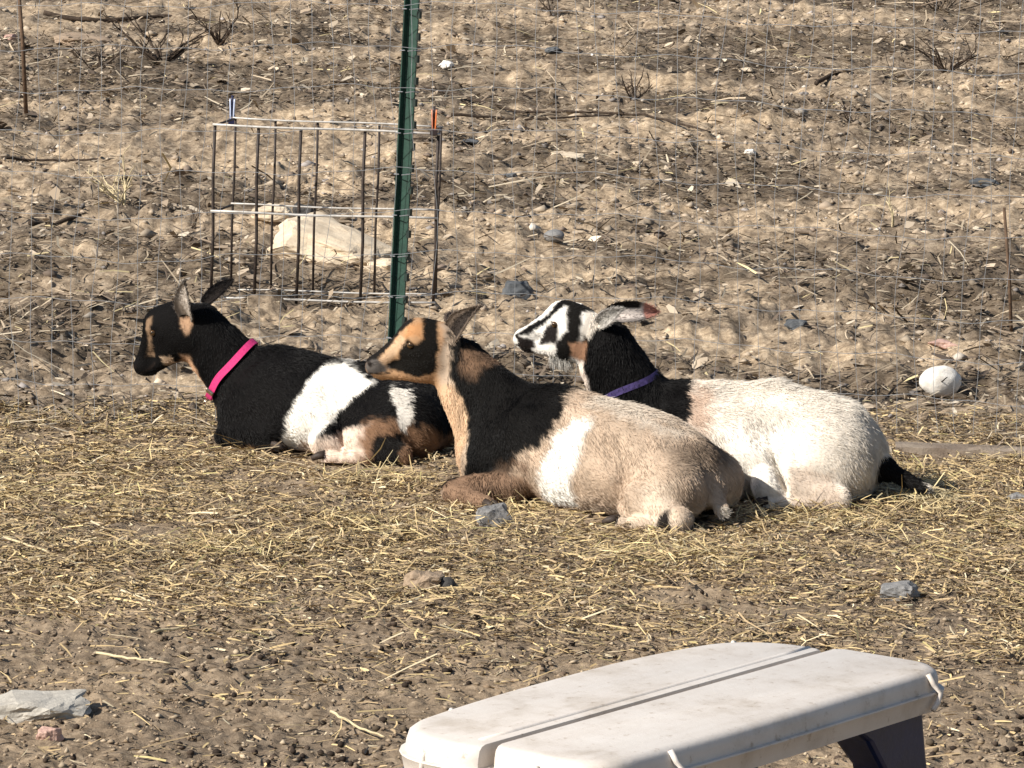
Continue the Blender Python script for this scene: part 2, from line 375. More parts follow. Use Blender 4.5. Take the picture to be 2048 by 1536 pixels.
def ear(root, base, tip, facing, width, cin, cout, tipc=None, cup=.35, edge=None, point=0):
    """leaf-shaped cupped ear between two goat-local points, its hollow turned to `facing`"""
    b, t, fn = Vector(base), Vector(tip), Vector(facing)
    ax = (t - b); L = ax.length; ax.normalize(); fn = (fn - ax * fn.dot(ax)).normalized(); sd_ = ax.cross(fn)
    nu, nv = 16, 9; v = []; col = []; f = []
    for side in (1, -1):
        for i in range(nu):
            u = i / (nu - 1); w = width * .5 * (math.sin(math.pi * (.10 + .895 * u) ** .85) ** .6 + .10 * (1 - u))
            if point: w = width * .5 * (math.sin(math.pi * (.16 + .838 * u) ** .62) ** .9 + .15 * (1 - u))
            for j in range(nv):
                s = j / (nv - 1) * 2 - 1
                h = cup * width * (s * s - .55) * (1 - .55 * u)
                p = b + ax * (u * L) + sd_ * (s * w) + fn * (h + .0016 * side + .012 * math.sin(u * 3)); v.append(tuple(p))
                c = np.array(cin if side == 1 else cout) * (.9 + .2 * random.random())
                if side == 1 and abs(s) > .72: c = np.array(cout) * .6 + c * .4
                if tipc is not None and u > .72: c = np.array(tipc)
                if edge is not None and s * edge[1] > .35 and u < .62: c = np.array(edge[0])
                col.append(c)
        o0 = 0 if side == 1 else nu * nv
        for i in range(nu - 1):
            for j in range(nv - 1):
                q = (o0 + i * nv + j, o0 + i * nv + j + 1, o0 + (i + 1) * nv + j + 1, o0 + (i + 1) * nv + j); f.append(q if side == -1 else q[::-1])
    o2 = nu * nv
    for i in range(nu - 1):
        for j in (0, nv - 1):
            f.append((i * nv + j, (i + 1) * nv + j, o2 + (i + 1) * nv + j, o2 + i * nv + j))
    for j in range(nv - 1): f.append(((nu - 1) * nv + j, (nu - 1) * nv + j + 1, o2 + (nu - 1) * nv + j + 1, o2 + (nu - 1) * nv + j))
    me = bpy.data.meshes.new('ear'); me.from_pydata(v, [], f); me.update(); vcol(me, 'fur', np.array(col))
    o = obj('ear', me, M_skin, root, True)
    # short fringe of hair over the ear
    r = np.random.default_rng(int(abs(base[0]) * 1e4) + int(abs(tip[2]) * 1e4)); n = 1500
    V = np.array(v); k = r.integers(0, len(V), n); P0 = V[k] + r.normal(0, .0012, (n, 3))
    d = np.array(ax) + r.normal(0, .45, (n, 3)); d /= np.linalg.norm(d, axis=1, keepdims=True); Ls = r.uniform(.004, .010, n)[:, None]
    P = np.stack([P0, P0 + d * Ls * .5, P0 + d * Ls], 1)
    hc = bpy.data.hair_curves.new('ear_fringe'); hc.add_curves([3] * n); hc.attributes['position'].data.foreach_set('vector', P.astype(np.float32).ravel())
    ra = hc.attributes.get('radius') or hc.attributes.new('radius', 'FLOAT', 'POINT'); ra.data.foreach_set('value', np.tile([.0004, .0003, .0001], n).astype(np.float32))
    ca = hc.attributes.new('fur', 'FLOAT_COLOR', 'CURVE'); cc = np.ones((n, 4), np.float32); cc[:, :3] = np.array(col)[k]; ca.data.foreach_set('color', cc.ravel())
    hc.materials.append(M_fur); fo = bpy.data.objects.new('ear_fringe', hc); C.objects.link(fo); fo.parent = o
    return o

def tuft(name, root, pts0, dirs, lens, cols, rad=.0006, seg=5, droop=.5, seed=1):
    r = np.random.default_rng(seed); n = len(pts0); P = np.empty((n, seg, 3)); P[:, 0] = pts0; d = dirs.copy()
    for i in range(1, seg):
        P[:, i] = P[:, i - 1] + d * (lens / (seg - 1))[:, None]; d = d + np.array([0, 0, -droop / seg]) + r.normal(0, .06, (n, 3)); d /= np.linalg.norm(d, axis=1, keepdims=True)
    hc = bpy.data.hair_curves.new(name); hc.add_curves([seg] * n); hc.attributes['position'].data.foreach_set('vector', P.astype(np.float32).ravel())
    ra = hc.attributes.get('radius') or hc.attributes.new('radius', 'FLOAT', 'POINT'); ra.data.foreach_set('value', np.tile(np.linspace(rad, rad * .2, seg), n).astype(np.float32))
    ca = hc.attributes.new('fur', 'FLOAT_COLOR', 'CURVE'); cc = np.ones((n, 4), np.float32); cc[:, :3] = cols; ca.data.foreach_set('color', cc.ravel())
    hc.materials.append(M_fur); o = bpy.data.objects.new(name, hc); C.objects.link(o); o.parent = root; return o

def collar(root, sdf, c, n, up, width, material, a0=0, loose=.006):
    """webbing band lying round the neck: its path is found on the neck's own surface"""
    c, n, up = Vector(c), Vector(n).normalized(), Vector(up); up = (up - n * up.dot(n)).normalized(); sd_ = n.cross(up)
    K = 48; v = []; f = []; path = []; rr = np.linspace(.02, .16, 141); RD = []
    for k in range(K):
        a = 2 * math.pi * k / K; e = up * math.cos(a) + sd_ * math.sin(a)
        best = 0
        for w in (-.5, 0, .5):
            d = sdf(np.array(c + n * (w * width))[None] + rr[:, None] * np.array(e)[None]); o = np.argmax(d > 0); best = max(best, rr[o] if d[o] > 0 else .10)
        RD.append(best)
    RD = np.array(RD); RD = np.maximum(RD, (np.roll(RD, 1) + np.roll(RD, -1)) / 2); RD = (np.roll(RD, 1) + 2 * RD + np.roll(RD, -1)) / 4 + loose
    for k in range(K):
        a = 2 * math.pi * k / K; e = up * math.cos(a) + sd_ * math.sin(a); path.append(c + e * RD[k])
        for (w, t) in ((-1, 0), (1, 0), (1, 1), (-1, 1)): v.append(c + e * (RD[k] + t * .003) + n * (w * width * .5 + .002 * math.sin(a * 3)))
    for k in range(K):
        for j in range(4): f.append((k * 4 + j, k * 4 + (j + 1) % 4, ((k + 1) % K) * 4 + (j + 1) % 4, ((k + 1) % K) * 4 + j))
    m = MB(); m.add(v, f); o = m.build('collar', material, root, False)
    k0 = int(a0 / (2 * math.pi) * K) % K; e1 = (path[k0] - c).normalized(); cc = path[k0] + e1 * .012; e2 = e1.cross(n)
    rm = MB(); rm.tube([cc + (e1 * math.cos(t) + e2 * math.sin(t)) * .009 for t in [2 * math.pi * i / 14 for i in range(15)]], .0016, 6, cap=False); rm.build('ring', M_brass, o, True)
    k1 = (k0 + 5) % K; e1 = (path[k1] - c).normalized(); Mr = Matrix((e1, n, e1.cross(n))).transposed()
    bk = MB(); bk.box(path[k1] + e1 * .004, (.0025, width * .60, .009), Mr); bk.build('buckle', M_brass, o, False, .001)
    return o

M_skin = attr_mat('coat_skin', 'fur', .8, .06)
def fur_mat():
    m, n, l, p = mat('goat_hair', .5, .14); a = n.new('ShaderNodeAttribute'); a.attribute_name = 'fur'
    l.new(a.outputs['Color'], p.inputs['Base Color']); 
    return m
M_fur = fur_mat()

def painter(base, body_marks, head_marks, seed, head_base=None):
    """coat colours: polygons given in side view (goat-local x,z for the body, head-local x,z for the head), the same on both flanks"""
    feat = [([(.149, -.036), (.158, -.030), (.165, -.036), (.157, -.042)], (.012, .009, .008), .0015, .0005),
            ([(.172, -.0545), (.125, -.0555), (.104, -.0495), (.104, -.0530), (.122, -.0595), (.172, -.0585)], (.018, .013, .011), .0015, .0008)]
    head_marks = head_marks + feat
    def paint(p, hp):
        n1 = noise3(p, 55, seed); n2 = noise3(p, 160, seed + 1); n3 = noise3(p, 14, seed + 2)
        col = np.tile(np.array(base, float), (len(p), 1)) * (1 + .14 * n3)[:, None]
        for poly, c, soft, jit, *out in body_marks:
            d = poly_sd(p[:, 0], p[:, 2], poly) + jit * (.7 * n1 + .5 * n2)
            w = 1 - sstep(-soft, soft, d)
            if out: w = w * sstep(out[0] - .012, out[0] + .012, np.abs(p[:, 1]))
            col = col * (1 - w[:, None]) + np.array(c) * w[:, None]
        hw = 1 - sstep(0, .02, -(hp[:, 0] + .035)); hw = hw * (1 - sstep(.075, .095, np.abs(hp[:, 2]))) * (1 - sstep(.06, .075, np.abs(hp[:, 1])))
        if head_base is not None:
            d = -(hp[:, 0] + .005 - .3 * hp[:, 2] * 0) + .008 * n1
            w = (1 - sstep(-.01, .01, d)) * hw; col = col * (1 - w[:, None]) + np.array(head_base) * w[:, None]
        for poly, c, soft, jit in head_marks:
            d = poly_sd(hp[:, 0], hp[:, 2], poly) + 1.5 * jit * (.6 * n1 + .6 * n2)
            w = (1 - sstep(-soft, soft, d)) * hw; col = col * (1 - w[:, None]) + np.array(c) * w[:, None]
        st = noise3(p * np.array([1.0, 1.0, .3]), 75, seed + 7); col = col * (1 + .13 * st + .08 * n3)[:, None]
        return np.clip(col, .002, .95)
    return paint

BLACK = (.0045, .004, .004); WHITE = (.80, .76, .70); TAN = (.46, .30, .185); CREAM = (.70, .58, .46); BROWN = (.16, .095, .055); RUST = (.50, .27, .13); GREY = (.22, .20, .19)

def fl_std(body, neck, head, belly=1.25):
    def f(p, hp, hm):
        L = np.full(len(p), body); L = L * (1 + .8 * np.exp(-(p[:, 1] / .035) ** 2) * (p[:, 2] > .12)); L = np.where(p[:, 0] > .24, neck, L); L = np.where(p[:, 2] < .06, body * belly, L)
        leg = (np.abs(p[:, 1]) > .155) | ((p[:, 2] < .05) & (p[:, 0] > .26)); L = np.where(leg, .010, L)
        return np.where(hm, head, L)
    return f

def goat_black():
    COL1, NRM1, UP1 = (0.240,0.029,0.162), (.80, 0, .60), (-.60, 0, .80)
    prims = [('e', (-.04, 0, .095), (.255, .150, .112), .05), ('e', (.11, 0, .120), (.135, .108, .106), .05), ('e', (.165, 0, .075), (.088, .092, .085), .05),
             ('e', (-.205, 0, .080), (.130, .130, .090), .05), ('c', (.12, 0, .196), (-.20, 0, .120), .030, .036, .05),
             ('c', (.175, 0, .140), (.305, .010, .285), .064, .047, .04), ('c', (.200, 0, .105), (.320, .015, .225), .050, .036, .04),
             ('c', (.10, .10, .045), (.215, .085, .028), .036, .026, .03), ('c', (.215, .095, .024), (.09, .12, .016), .020, .014, .007),
             ('c', (.10, -.10, .045), (.215, -.085, .028), .036, .026, .03), ('c', (.215, -.095, .024), (.09, -.12, .016), .020, .014, .007),
             ('e', (-.205, .10, .080), (.120, .070, .085), .04), ('c', (-.20, .13, .075), (-.060, .175, .050), .060, .036, .018),
             ('c', (-.060, .180, .045), (-.250, .190, .030), .032, .022, .025), ('c', (-.255, .195, .020), (-.075, .222, .014), .019, .013, .007),
             ('e', (-.215, -.08, .080), (.120, .070, .085), .04), ('c', (-.20, -.12, .065), (-.070, -.150, .045), .055, .036, .035),
             ('c', (-.305, 0, .115), (-.365, .02, .075), .026, .012, .03),
             ('e', (.145, .078, .125), (.048, .030, .080), .022, -18), ('e', (.145, -.078, .125), (.048, .030, .080), .022, -18), ('e', (.205, .066, .075), (.034, .032, .038), .02),
             ('e', (-.155, .070, .150), (.032, .020, .018), .022), ('e', (-.155, -.070, .150), (.032, .020, .018), .022),
             ('e', (-.085, .185, .085), (.010, .055, .055), .022, 28, 1), ('e', (-.075, .160, .155), (.055, .040, .042), .04, 0, 1), ('e', (-.075, -.160, .155), (.055, .040, .042), .04, 0, 1)]
    pb = painter(BLACK,
        [([(-0.010,0.210),(-0.052,0.213),(-0.104,0.195),(-0.153,0.178),(-0.105,0.147),(-0.072,0.104),(-0.044,0.053),(-0.066,0.006),(0.089,-0.004),(0.060,0.059),(0.048,0.097),(0.024,0.143),(0.008,0.182)], (.84, .80, .73), .005, .006),
         ([(-0.051,0.055),(-0.172,0.096),(-0.183,-0.022),(-0.015,-0.041),(0.070,-0.001),(0.028,0.026)], (.66, .53, .43), .008, .008),
         ([(-0.155,0.099),(-0.243,0.108),(-0.327,0.065),(-0.374,0.007),(-0.371,-0.042),(-0.159,-0.056)], (.21, .12, .07), .014, .016),
         ([(-0.180,0.073),(-0.246,0.077),(-0.261,-0.039),(-0.178,-0.045)], (.006, .005, .0045), .008, .010),
         ([(-0.191,0.174),(-0.243,0.168),(-0.266,0.097),(-0.243,0.077),(-0.225,0.131)], (.62, .58, .52), .004, .010),
         ([(0.349,0.212),(0.323,0.206),(0.285,0.116),(0.304,0.107),(0.326,0.135)], (.50, .31, .19), .006, .006),
         ([(0.270,0.090),(0.259,0.090),(0.258,-0.010),(0.269,-0.010)], (.20, .12, .07), .008, .008),
         ([(0.196,0.010),(0.145,0.013),(0.086,0.011),(0.085,-0.022),(0.196,-0.029)], (.20, .11, .06), .008, .008)],
        [([(0.066,0.050),(0.048,0.050),(0.074,0.007),(0.099,-0.033),(0.118,-0.028),(0.085,0.012)], (.20, .13, .08), .004, .004),
         ([(0.080,-0.046),(0.054,-0.056),(0.060,-0.076),(0.087,-0.068)], (.44, .32, .22), .004, .004),
         ([(0.067,-0.080),(0.020,-0.070),(0.024,-0.106),(0.059,-0.103)], (.30, .18, .11), .006, .004),
         ([(-0.017,0.015),(-0.052,0.002),(-0.034,-0.021),(-0.013,-0.030),(-0.009,-0.009)], (.46, .29, .18), .005, .004)], 11)
    root, sdf = make_goat('goat', 'black goat with a white belly band and a pink collar, leftmost of the three', (-0.450,9.955, 0), 14,
                     prims, ((0.351,0.020,0.279),((0.861,0.105,0.497),(-0.091,0.995,-0.052),(-0.500,0.000,0.866))), .98, pb, fl_std(.011, .009, .006), 90000, 21, [((-.068, .223, .016), (1, .12, 0)), ((.082, .121, .017), (-1, .15, 0))])
    ear(root, (0.328,0.051,0.296), (0.327,0.087,0.390), (.25, 1, .1), .044, (.52, .46, .40), (.03, .022, .018))
    ear(root, (0.310,-0.015,0.330), (0.267,-0.093,0.377), (-.2, 1, .5), .030, (.020, .016, .014), (.012, .01, .01), cup=.2)
    collar(root, sdf, COL1, NRM1, UP1, .017, M_pink, math.pi)
    return root, sdf

def goat_tan():
    prims = [('e', (.02, 0, .112), (.255, .150, .126), .05), ('e', (.17, 0, .135), (.160, .118, .118), .05), ('e', (.29, 0, .090), (.110, .098, .092), .05),
             ('e', (-.155, 0, .075), (.098, .120, .076), .05), ('c', (.17, 0, .215), (-.13, 0, .128), .034, .034, .05),
             ('c', (.280, 0, .150), (.400, .005, .305), .074, .041, .035), ('c', (.215, 0, .200), (.365, .003, .288), .045, .025, .03), ('c', (.330, 0, .095), (.424, .010, .242), .058, .038, .03),
             ('c', (.21, .10, .046), (.328, .160, .032), .036, .024, .02), ('c', (.328, .168, .026), (.215, .205, .018), .022, .016, .007),
             ('c', (.20, -.10, .050), (.345, -.09, .034), .040, .028, .03), ('c', (.345, -.10, .024), (.20, -.125, .016), .020, .014, .007),
             ('e', (-.165, .085, .072), (.092, .070, .080), .025), ('c', (-.20, .10, .080), (-.130, .152, .055), .058, .042, .018),
             ('c', (-.130, .158, .048), (-.245, .165, .030), .036, .025, .02), ('c', (-.245, .175, .020), (-.115, .202, .014), .019, .013, .007),
             ('e', (-.160, -.075, .070), (.095, .066, .074), .035), ('c', (-.19, -.11, .075), (-.060, -.145, .045), .055, .036, .035),
             ('c', (-.245, .01, .075), (-.282, .045, .038), .020, .013, .03),
             ('e', (.215, .088, .135), (.052, .030, .085), .022, -18), ('e', (.215, -.088, .135), (.052, .030, .085), .022, -18), ('e', (.300, .070, .085), (.036, .034, .040), .02),
             ('e', (-.130, .075, .160), (.034, .022, .022), .018), ('e', (-.130, -.070, .160), (.032, .020, .018), .022),
             ('e', (-.085, .190, .095), (.009, .055, .060), .028, 28, 1), ('e', (-.045, .165, .165), (.060, .040, .045), .04, 0, 1), ('e', (-.045, -.165, .165), (.060, .040, .045), .04, 0, 1)]
    pb = painter((.45, .345, .255),
        [([(0.167,0.000),(-0.383,0.061),(-0.386,-0.011),(0.195,-0.078)], (.56, .455, .35), .015, .01),
         ([(-0.155,0.094),(-0.221,0.110),(-0.225,-0.001),(-0.149,-0.010)], (.60, .49, .38), .015, .01),
         ([(-0.176,0.158),(-0.202,0.195),(-0.256,0.164),(-0.305,0.113),(-0.373,0.031),(-0.335,0.019),(-0.305,0.080),(-0.260,0.130),(-0.207,0.133)], (.19, .14, .10), .024, .016),  # grey-brown rump patch, with the shadow on the rear edge painted in
         ([(-0.211,0.043),(-0.229,0.049),(-0.232,0.003),(-0.207,-0.000)], (.02, .016, .014), .004, .006),
         ([(-0.278,0.044),(-0.313,0.048),(-0.319,0.014),(-0.281,0.010)], (.62, .56, .48), .006, .006),
         ([(0.076,0.258),(-0.058,0.240),(-0.181,0.189),(-0.173,0.188),(-0.050,0.221),(0.059,0.237)], (.56, .485, .40), .012, .008),  # highlight along the back, painted into the coat
         ([(0.066,0.204),(0.017,0.213),(0.022,0.144),(0.042,0.068),(0.055,0.018),(0.141,0.009),(0.136,0.075),(0.098,0.149)], (.86, .83, .77), .012, .010),
         ([(0.465,0.243),(0.350,0.254),(0.346,0.130),(0.365,0.083),(0.384,0.019),(0.415,0.034),(0.434,0.148)], (.56, .39, .25), .006, .006),
         ([(0.420,0.362),(0.378,0.402),(0.265,0.381),(0.193,0.330),(0.149,0.286),(0.099,0.228),(0.103,0.187),(0.131,0.145),(0.190,0.121),(0.216,0.061),(0.230,0.038),(0.309,0.034),(0.355,0.038),(0.337,0.096),(0.342,0.133),(0.368,0.200),(0.412,0.266),(0.413,0.328)], (.005, .0045, .0042), .007, .012),
         ([(0.384,0.331),(0.320,0.311),(0.339,0.265),(0.380,0.274)], (.15, .09, .055), .014, .014),
         ([(0.339,-0.005),(0.295,0.040),(0.255,0.059),(0.166,0.069),(0.154,0.029),(0.157,-0.046),(0.338,-0.066)], (.23, .145, .092), .010, .008),
         ([(0.375,-0.009),(0.316,0.068),(0.256,0.101),(0.162,0.106),(0.154,0.029),(0.157,-0.046),(0.373,-0.070)], (.21, .132, .085), .010, .008, .125)],
        [([(0.047,0.089),(0.007,0.085),(0.001,0.015),(0.003,-0.046),(0.044,-0.060),(0.080,-0.052),(0.110,-0.048),(0.123,-0.036),(0.095,-0.021),(0.087,0.016),(0.069,0.032),(0.051,0.015),(0.034,0.031)], (.007, .006, .005), .004, .003),
         ([(0.074,0.057),(0.039,0.063),(0.036,0.031),(0.061,0.032),(0.080,0.025)], (.44, .225, .10), .006, .004),
         ([(0.088,0.034),(0.074,0.027),(0.097,-0.014),(0.127,-0.038),(0.140,-0.028)], (.54, .37, .235), .004, .003),
         ([(0.067,0.078),(0.064,0.063),(0.090,0.038),(0.124,-0.005),(0.145,-0.029),(0.176,-0.043),(0.171,-0.017),(0.126,0.025)], (.012, .010, .009), .003, .003),
         ([(0.173,-0.035),(0.138,-0.024),(0.128,-0.038),(0.112,-0.042),(0.122,-0.055),(0.162,-0.060)], (.10, .088, .08), .004, .003),
         ([(-0.013,0.091),(-0.054,0.083),(-0.059,0.052),(-0.023,0.061)], (.09, .065, .05), .006, .005)], 31, (.42, .25, .135))
    root, sdf = make_goat('goat', 'tan goat with black shoulders and a white flank stripe, in front of the others', (0.240,9.190, 0), 30,
                     prims, ((0.455,0.020,0.319),((0.914,-0.407,0.000),(0.407,0.914,0.000),(0.000,0.000,1.000))), 1.0, pb, fl_std(.012, .011, .006), 110000, 41, [((-.108, .203, .016), (1, .12, 0)), ((.208, .208, .018), (-1, .3, 0))])
    ear(root, (0.414,0.037,0.361), (0.344,0.037,0.428), (.1, 1, .35), .050, (.035, .028, .024), (.26, .20, .155), point=1)  # dark inner colour paints the shade inside the near ear
    ear(root, (0.462,-0.022,0.369), (0.474,-0.107,0.387), (.3, -1, .2), .034, (.09, .07, .06), (.10, .075, .06))
    return root, sdf

def goat_white():
    EDGE3 = -1
    prims = [('e', (-.02, 0, .115), (.265, .165, .128), .05), ('e', (.14, 0, .125), (.150, .118, .112), .05), ('e', (.22, 0, .080), (.100, .098, .090), .05),
             ('e', (-.165, 0, .105), (.095, .135, .100), .045), ('c', (.15, 0, .190), (-.04, 0, .205), .034, .036, .05), ('c', (-.04, 0, .205), (-.19, 0, .165), .036, .034, .05),
             ('c', (.235, 0, .155), (.345, .010, .330), .070, .054, .04), ('c', (.27, 0, .120), (.365, .012, .275), .060, .042, .04), ('e', (.185, 0, .205), (.055, .04, .035), .03),
             ('c', (.16, .10, .050), (.285, .095, .034), .040, .028, .03), ('c', (.285, .10, .024), (.16, .125, .016), .020, .014, .007),
             ('c', (.16, -.10, .050), (.285, -.095, .034), .040, .028, .03), ('c', (.285, -.10, .024), (.16, -.125, .016), .020, .014, .007),
             ('e', (-.165, .085, .095), (.105, .080, .098), .04), ('c', (-.16, .10, .080), (-.050, .165, .050), .058, .040, .02),
             ('c', (-.050, .170, .044), (-.205, .172, .028), .034, .023, .025), ('c', (-.210, .175, .020), (-.050, .200, .014), .019, .013, .007),
             ('e', (-.170, -.080, .095), (.105, .080, .098), .04), ('e', (-.195, .045, .185), (.026, .022, .020), .04), ('e', (-.195, -.045, .185), (.026, .022, .020), .04),
             ('e', (-.225, 0, .075), (.055, .085, .070), .04),
             ('c', (-.215, 0, .125), (-.290, .015, .078), .034, .022, .03), ('c', (-.285, .015, .080), (-.385, .05, .038), .021, .010, .02),
             ('e', (.165, .090, .125), (.050, .030, .080), .022, -18), ('e', (-.062, .190, .085), (.010, .050, .055), .022, 28, 1), ('e', (-.05, .184, .175), (.055, .040, .040), .04, 0, 1), ('e', (-.05, -.184, .175), (.055, .040, .040), .04, 0, 1)]
    pb = painter((.68, .615, .53),
        [([(0.182,0.255),(0.103,0.233),(0.099,0.192),(0.116,0.133),(0.165,0.184)], (.48, .355, .27), .02, .015),
         ([(0.069,0.162),(-0.063,0.183),(-0.144,0.153),(-0.101,0.037),(-0.007,0.008),(0.052,0.077)], (.79, .74, .665), .03, .02),  # flank highlight painted as lighter coat
         ([(-0.090,0.086),(-0.146,0.098),(-0.214,0.044),(-0.207,-0.014),(-0.080,-0.020)], (.56, .46, .37), .02, .02),
         ([(0.407,0.342),(0.369,0.368),(0.307,0.404),(0.228,0.321),(0.217,0.278),(0.164,0.271),(0.140,0.181),(0.248,0.176),(0.335,0.191),(0.393,0.208),(0.415,0.284)], BLACK, .006, .012),
         ([(0.428,0.292),(0.399,0.293),(0.375,0.207),(0.414,0.205)], (.70, .60, .52), .006, .005),
         ([(-0.283,0.105),(-0.326,0.107),(-0.405,0.029),(-0.373,-0.006),(-0.276,0.032)], BLACK, .004, .006)],
        [([(0.163,-0.035),(0.139,-0.012),(0.087,0.032),(0.066,0.072),(0.043,0.098),(-0.094,0.106),(-0.105,0.054),(-0.019,0.055),(0.024,0.058),(0.051,0.062),(0.082,0.019),(0.129,-0.025)], BLACK, .003, .003),
         ([(0.063,0.089),(-0.085,0.094),(-0.099,0.062),(-0.025,0.062),(0.004,0.056),(-0.005,0.000),(0.001,-0.043),(0.026,-0.078),(0.052,-0.071),(0.053,-0.031),(0.030,0.005),(0.037,0.051)], (.008, .007, .006), .004, .003),
         ([(0.073,0.020),(0.054,0.013),(0.049,-0.017),(0.056,-0.034),(0.101,-0.046),(0.096,-0.023)], (.016, .013, .012), .004, .003),
         ([(0.154,-0.036),(0.119,-0.037),(0.110,-0.049),(0.116,-0.061),(0.111,-0.091),(0.134,-0.085),(0.151,-0.062)], (.018, .014, .013), .003, .003),
         ([(0.016,-0.024),(-0.025,-0.012),(-0.022,-0.060),(0.015,-0.061)], (.36, .20, .12), .006, .005)], 51, (.78, .74, .68))
    root, sdf = make_goat('goat', 'cream white goat with black neck and striped face, behind the tan goat', (0.560,9.460, 0), 8,
                     prims, ((0.404,0.016,0.354),((0.987,0.105,-0.121),(-0.104,0.995,0.013),(0.122,0.000,0.993))), .93, pb, fl_std(.014, .012, .006), 110000, 61, [((-.043, .201, .016), (1, .12, 0)), ((.152, .126, .017), (-1, .15, 0))])
    ear(root, (0.365,0.046,0.377), (0.311,0.064,0.417), (-.1, 1, .35), .032, (.36, .34, .31), (.42, .39, .36))
    ear(root, (0.355,-0.041,0.392), (0.248,-0.107,0.393), (.1, .9, .25), .046, (.66, .58, .52), (.03, .025, .022), (.46, .22, .17), edge=((.015, .012, .011), EDGE3))
    r = np.random.default_rng(5); n = 700; o, Rm = np.array(((0.404,0.016,0.354),((0.987,0.105,-0.121),(-0.104,0.995,0.013),(0.122,0.000,0.993)))[0]), np.array(((0.404,0.016,0.354),((0.987,0.105,-0.121),(-0.104,0.995,0.013),(0.122,0.000,0.993)))[1])
    p0 = (np.stack([r.uniform(.02, .075, n), r.normal(0, .010, n), np.full(n, -.060)], 1) * .89) @ Rm.T + o
    tuft('beard', root, p0, np.tile([-.05, 0, -1.0], (n, 1)) + r.normal(0, .12, (n, 3)), r.uniform(.02, .045, n), np.array([.58, .55, .50]) * r.uniform(.7, 1.15, (n, 1)), seed=3)
    collar(root, sdf, (0.312,0.003,0.226), (.45, 0, .89), (-.89, 0, .45), .015, M_purple, math.pi, -.0015)
    return root, sdf

GOATS = [goat_black(), goat_tan(), goat_white()]

# ------------------------------------------------------------------ loose litter: straw, crumbs of earth, droppings, gravel
def in_goat(x, y, z=.03):
    m = np.zeros(len(x), bool)
    for root, sdf in GOATS:
        Mi = np.array(root.matrix_world.inverted()); p = np.stack([x, y, np.full(len(x), z), np.ones(len(x))], 1) @ Mi.T
        near = np.hypot(p[:, 0], p[:, 1]) < .5
        if near.any(): m[near] |= sdf(p[near][:, :3]) < .004
    return m

def view_points(n, y0, y1, dens=None, margin=.6, r=rng, bias=1.0):
    """scatter n points over the fan of ground round the photograph's view (with a margin for a step aside)"""
    out = []; tot = 0
    while tot < n:
        m = n * 2; y = y0 + (y1 - y0) * r.random(m); hw = .13 * y + margin; hm = .13 * y1 + margin
        x = hm * (2 * r.random(m) - 1); k = np.abs(x) < hw
        w = (y0 / y) ** bias
        k &= r.random(m) < w
        if dens is not None: k &= r.random(m) < dens(x, y)
        out.append(np.stack([x[k], y[k]], 1)); tot += k.sum()
    return np.concatenate(out)[:n]

def straw_mesh(name, P, length, width, tone, lift, tiltamp, parent=None, zoff=.002):
    n = len(P); a = rng.random(n) * 2 * np.pi; bend = rng.normal(0, .35, n); tilt = rng.normal(0, tiltamp, n)
    z0 = gz(P[:, 0], P[:, 1]) + zoff + lift
    d = np.stack([np.cos(a), np.sin(a), tilt], 1); s = np.stack([-np.sin(a), np.cos(a), rng.normal(0, .5, n)], 1); s /= np.linalg.norm(s, axis=1, keepdims=True)
    c = np.stack([P[:, 0], P[:, 1], z0 + np.abs(tilt) * length * .5], 1)
    L = length[:, None]; w = width[:, None] * .5
    b = s * (bend[:, None] * L * .25); b[:, 2] = np.abs(b[:, 2]) * .5
    st = [(c - d * L * .5, 1), (c + b, 1), (c + d * L * .5, .5)]
    v = np.stack([q for p, k in st for q in (p - s * w * k, p + s * w * k)], 1)
    f = np.array([[0, 1, 3, 2], [2, 3, 5, 4]]); F = (np.arange(n)[:, None, None] * 6 + f[None]).reshape(-1, 4)
    me = mesh_np(name, v.reshape(-1, 3), F, 4); vcol(me, 'tone', np.repeat(tone, 6, 0))
    return me

def crumbs_mesh(name, P, size, tone, flat, sink=.25):
    n = len(P); base = np.array([(1, 0, 0), (0, 1, 0), (-1, 0, 0), (0, -1, 0), (0, 0, 1), (0, 0, -1)], float)
    ang = rng.random(n) * 6.28; ca, sa = np.cos(ang), np.sin(ang)
    v = base[None] * (1 + rng.uniform(-.4, .4, (n, 6, 1))) + rng.normal(0, .16, (n, 6, 3))
    sc = np.stack([size * rng.uniform(.7, 1.5, n), size * rng.uniform(.5, 1.1, n), size * flat], 1); v = v * sc[:, None]
    x = v[..., 0] * ca[:, None] - v[..., 1] * sa[:, None]; y = v[..., 0] * sa[:, None] + v[..., 1] * ca[:, None]
    v = np.stack([x + P[:, :1], y + P[:, 1:2], v[..., 2] + (gz(P[:, 0], P[:, 1]) + size * flat * (1 - 2 * sink))[:, None]], -1)
    f = np.array([[0, 1, 4], [1, 2, 4], [2, 3, 4], [3, 0, 4], [1, 0, 5], [2, 1, 5], [3, 2, 5], [0, 3, 5]])
    F = (np.arange(n)[:, None, None] * 6 + f[None]).reshape(-1, 3)
    me = mesh_np(name, v.reshape(-1, 3), F, 3); vcol(me, 'tone', np.repeat(tone, 6, 0)); me.polygons.foreach_set('use_smooth', np.ones(len(me.polygons), bool)); return me

def palette(n, cols, wts, var=.18):
    c = np.array(cols)[rng.choice(len(cols), n, p=np.array(wts) / sum(wts))]
    return np.clip(c * (1 + var * rng.normal(0, 1, (n, 1))), .01, .9)

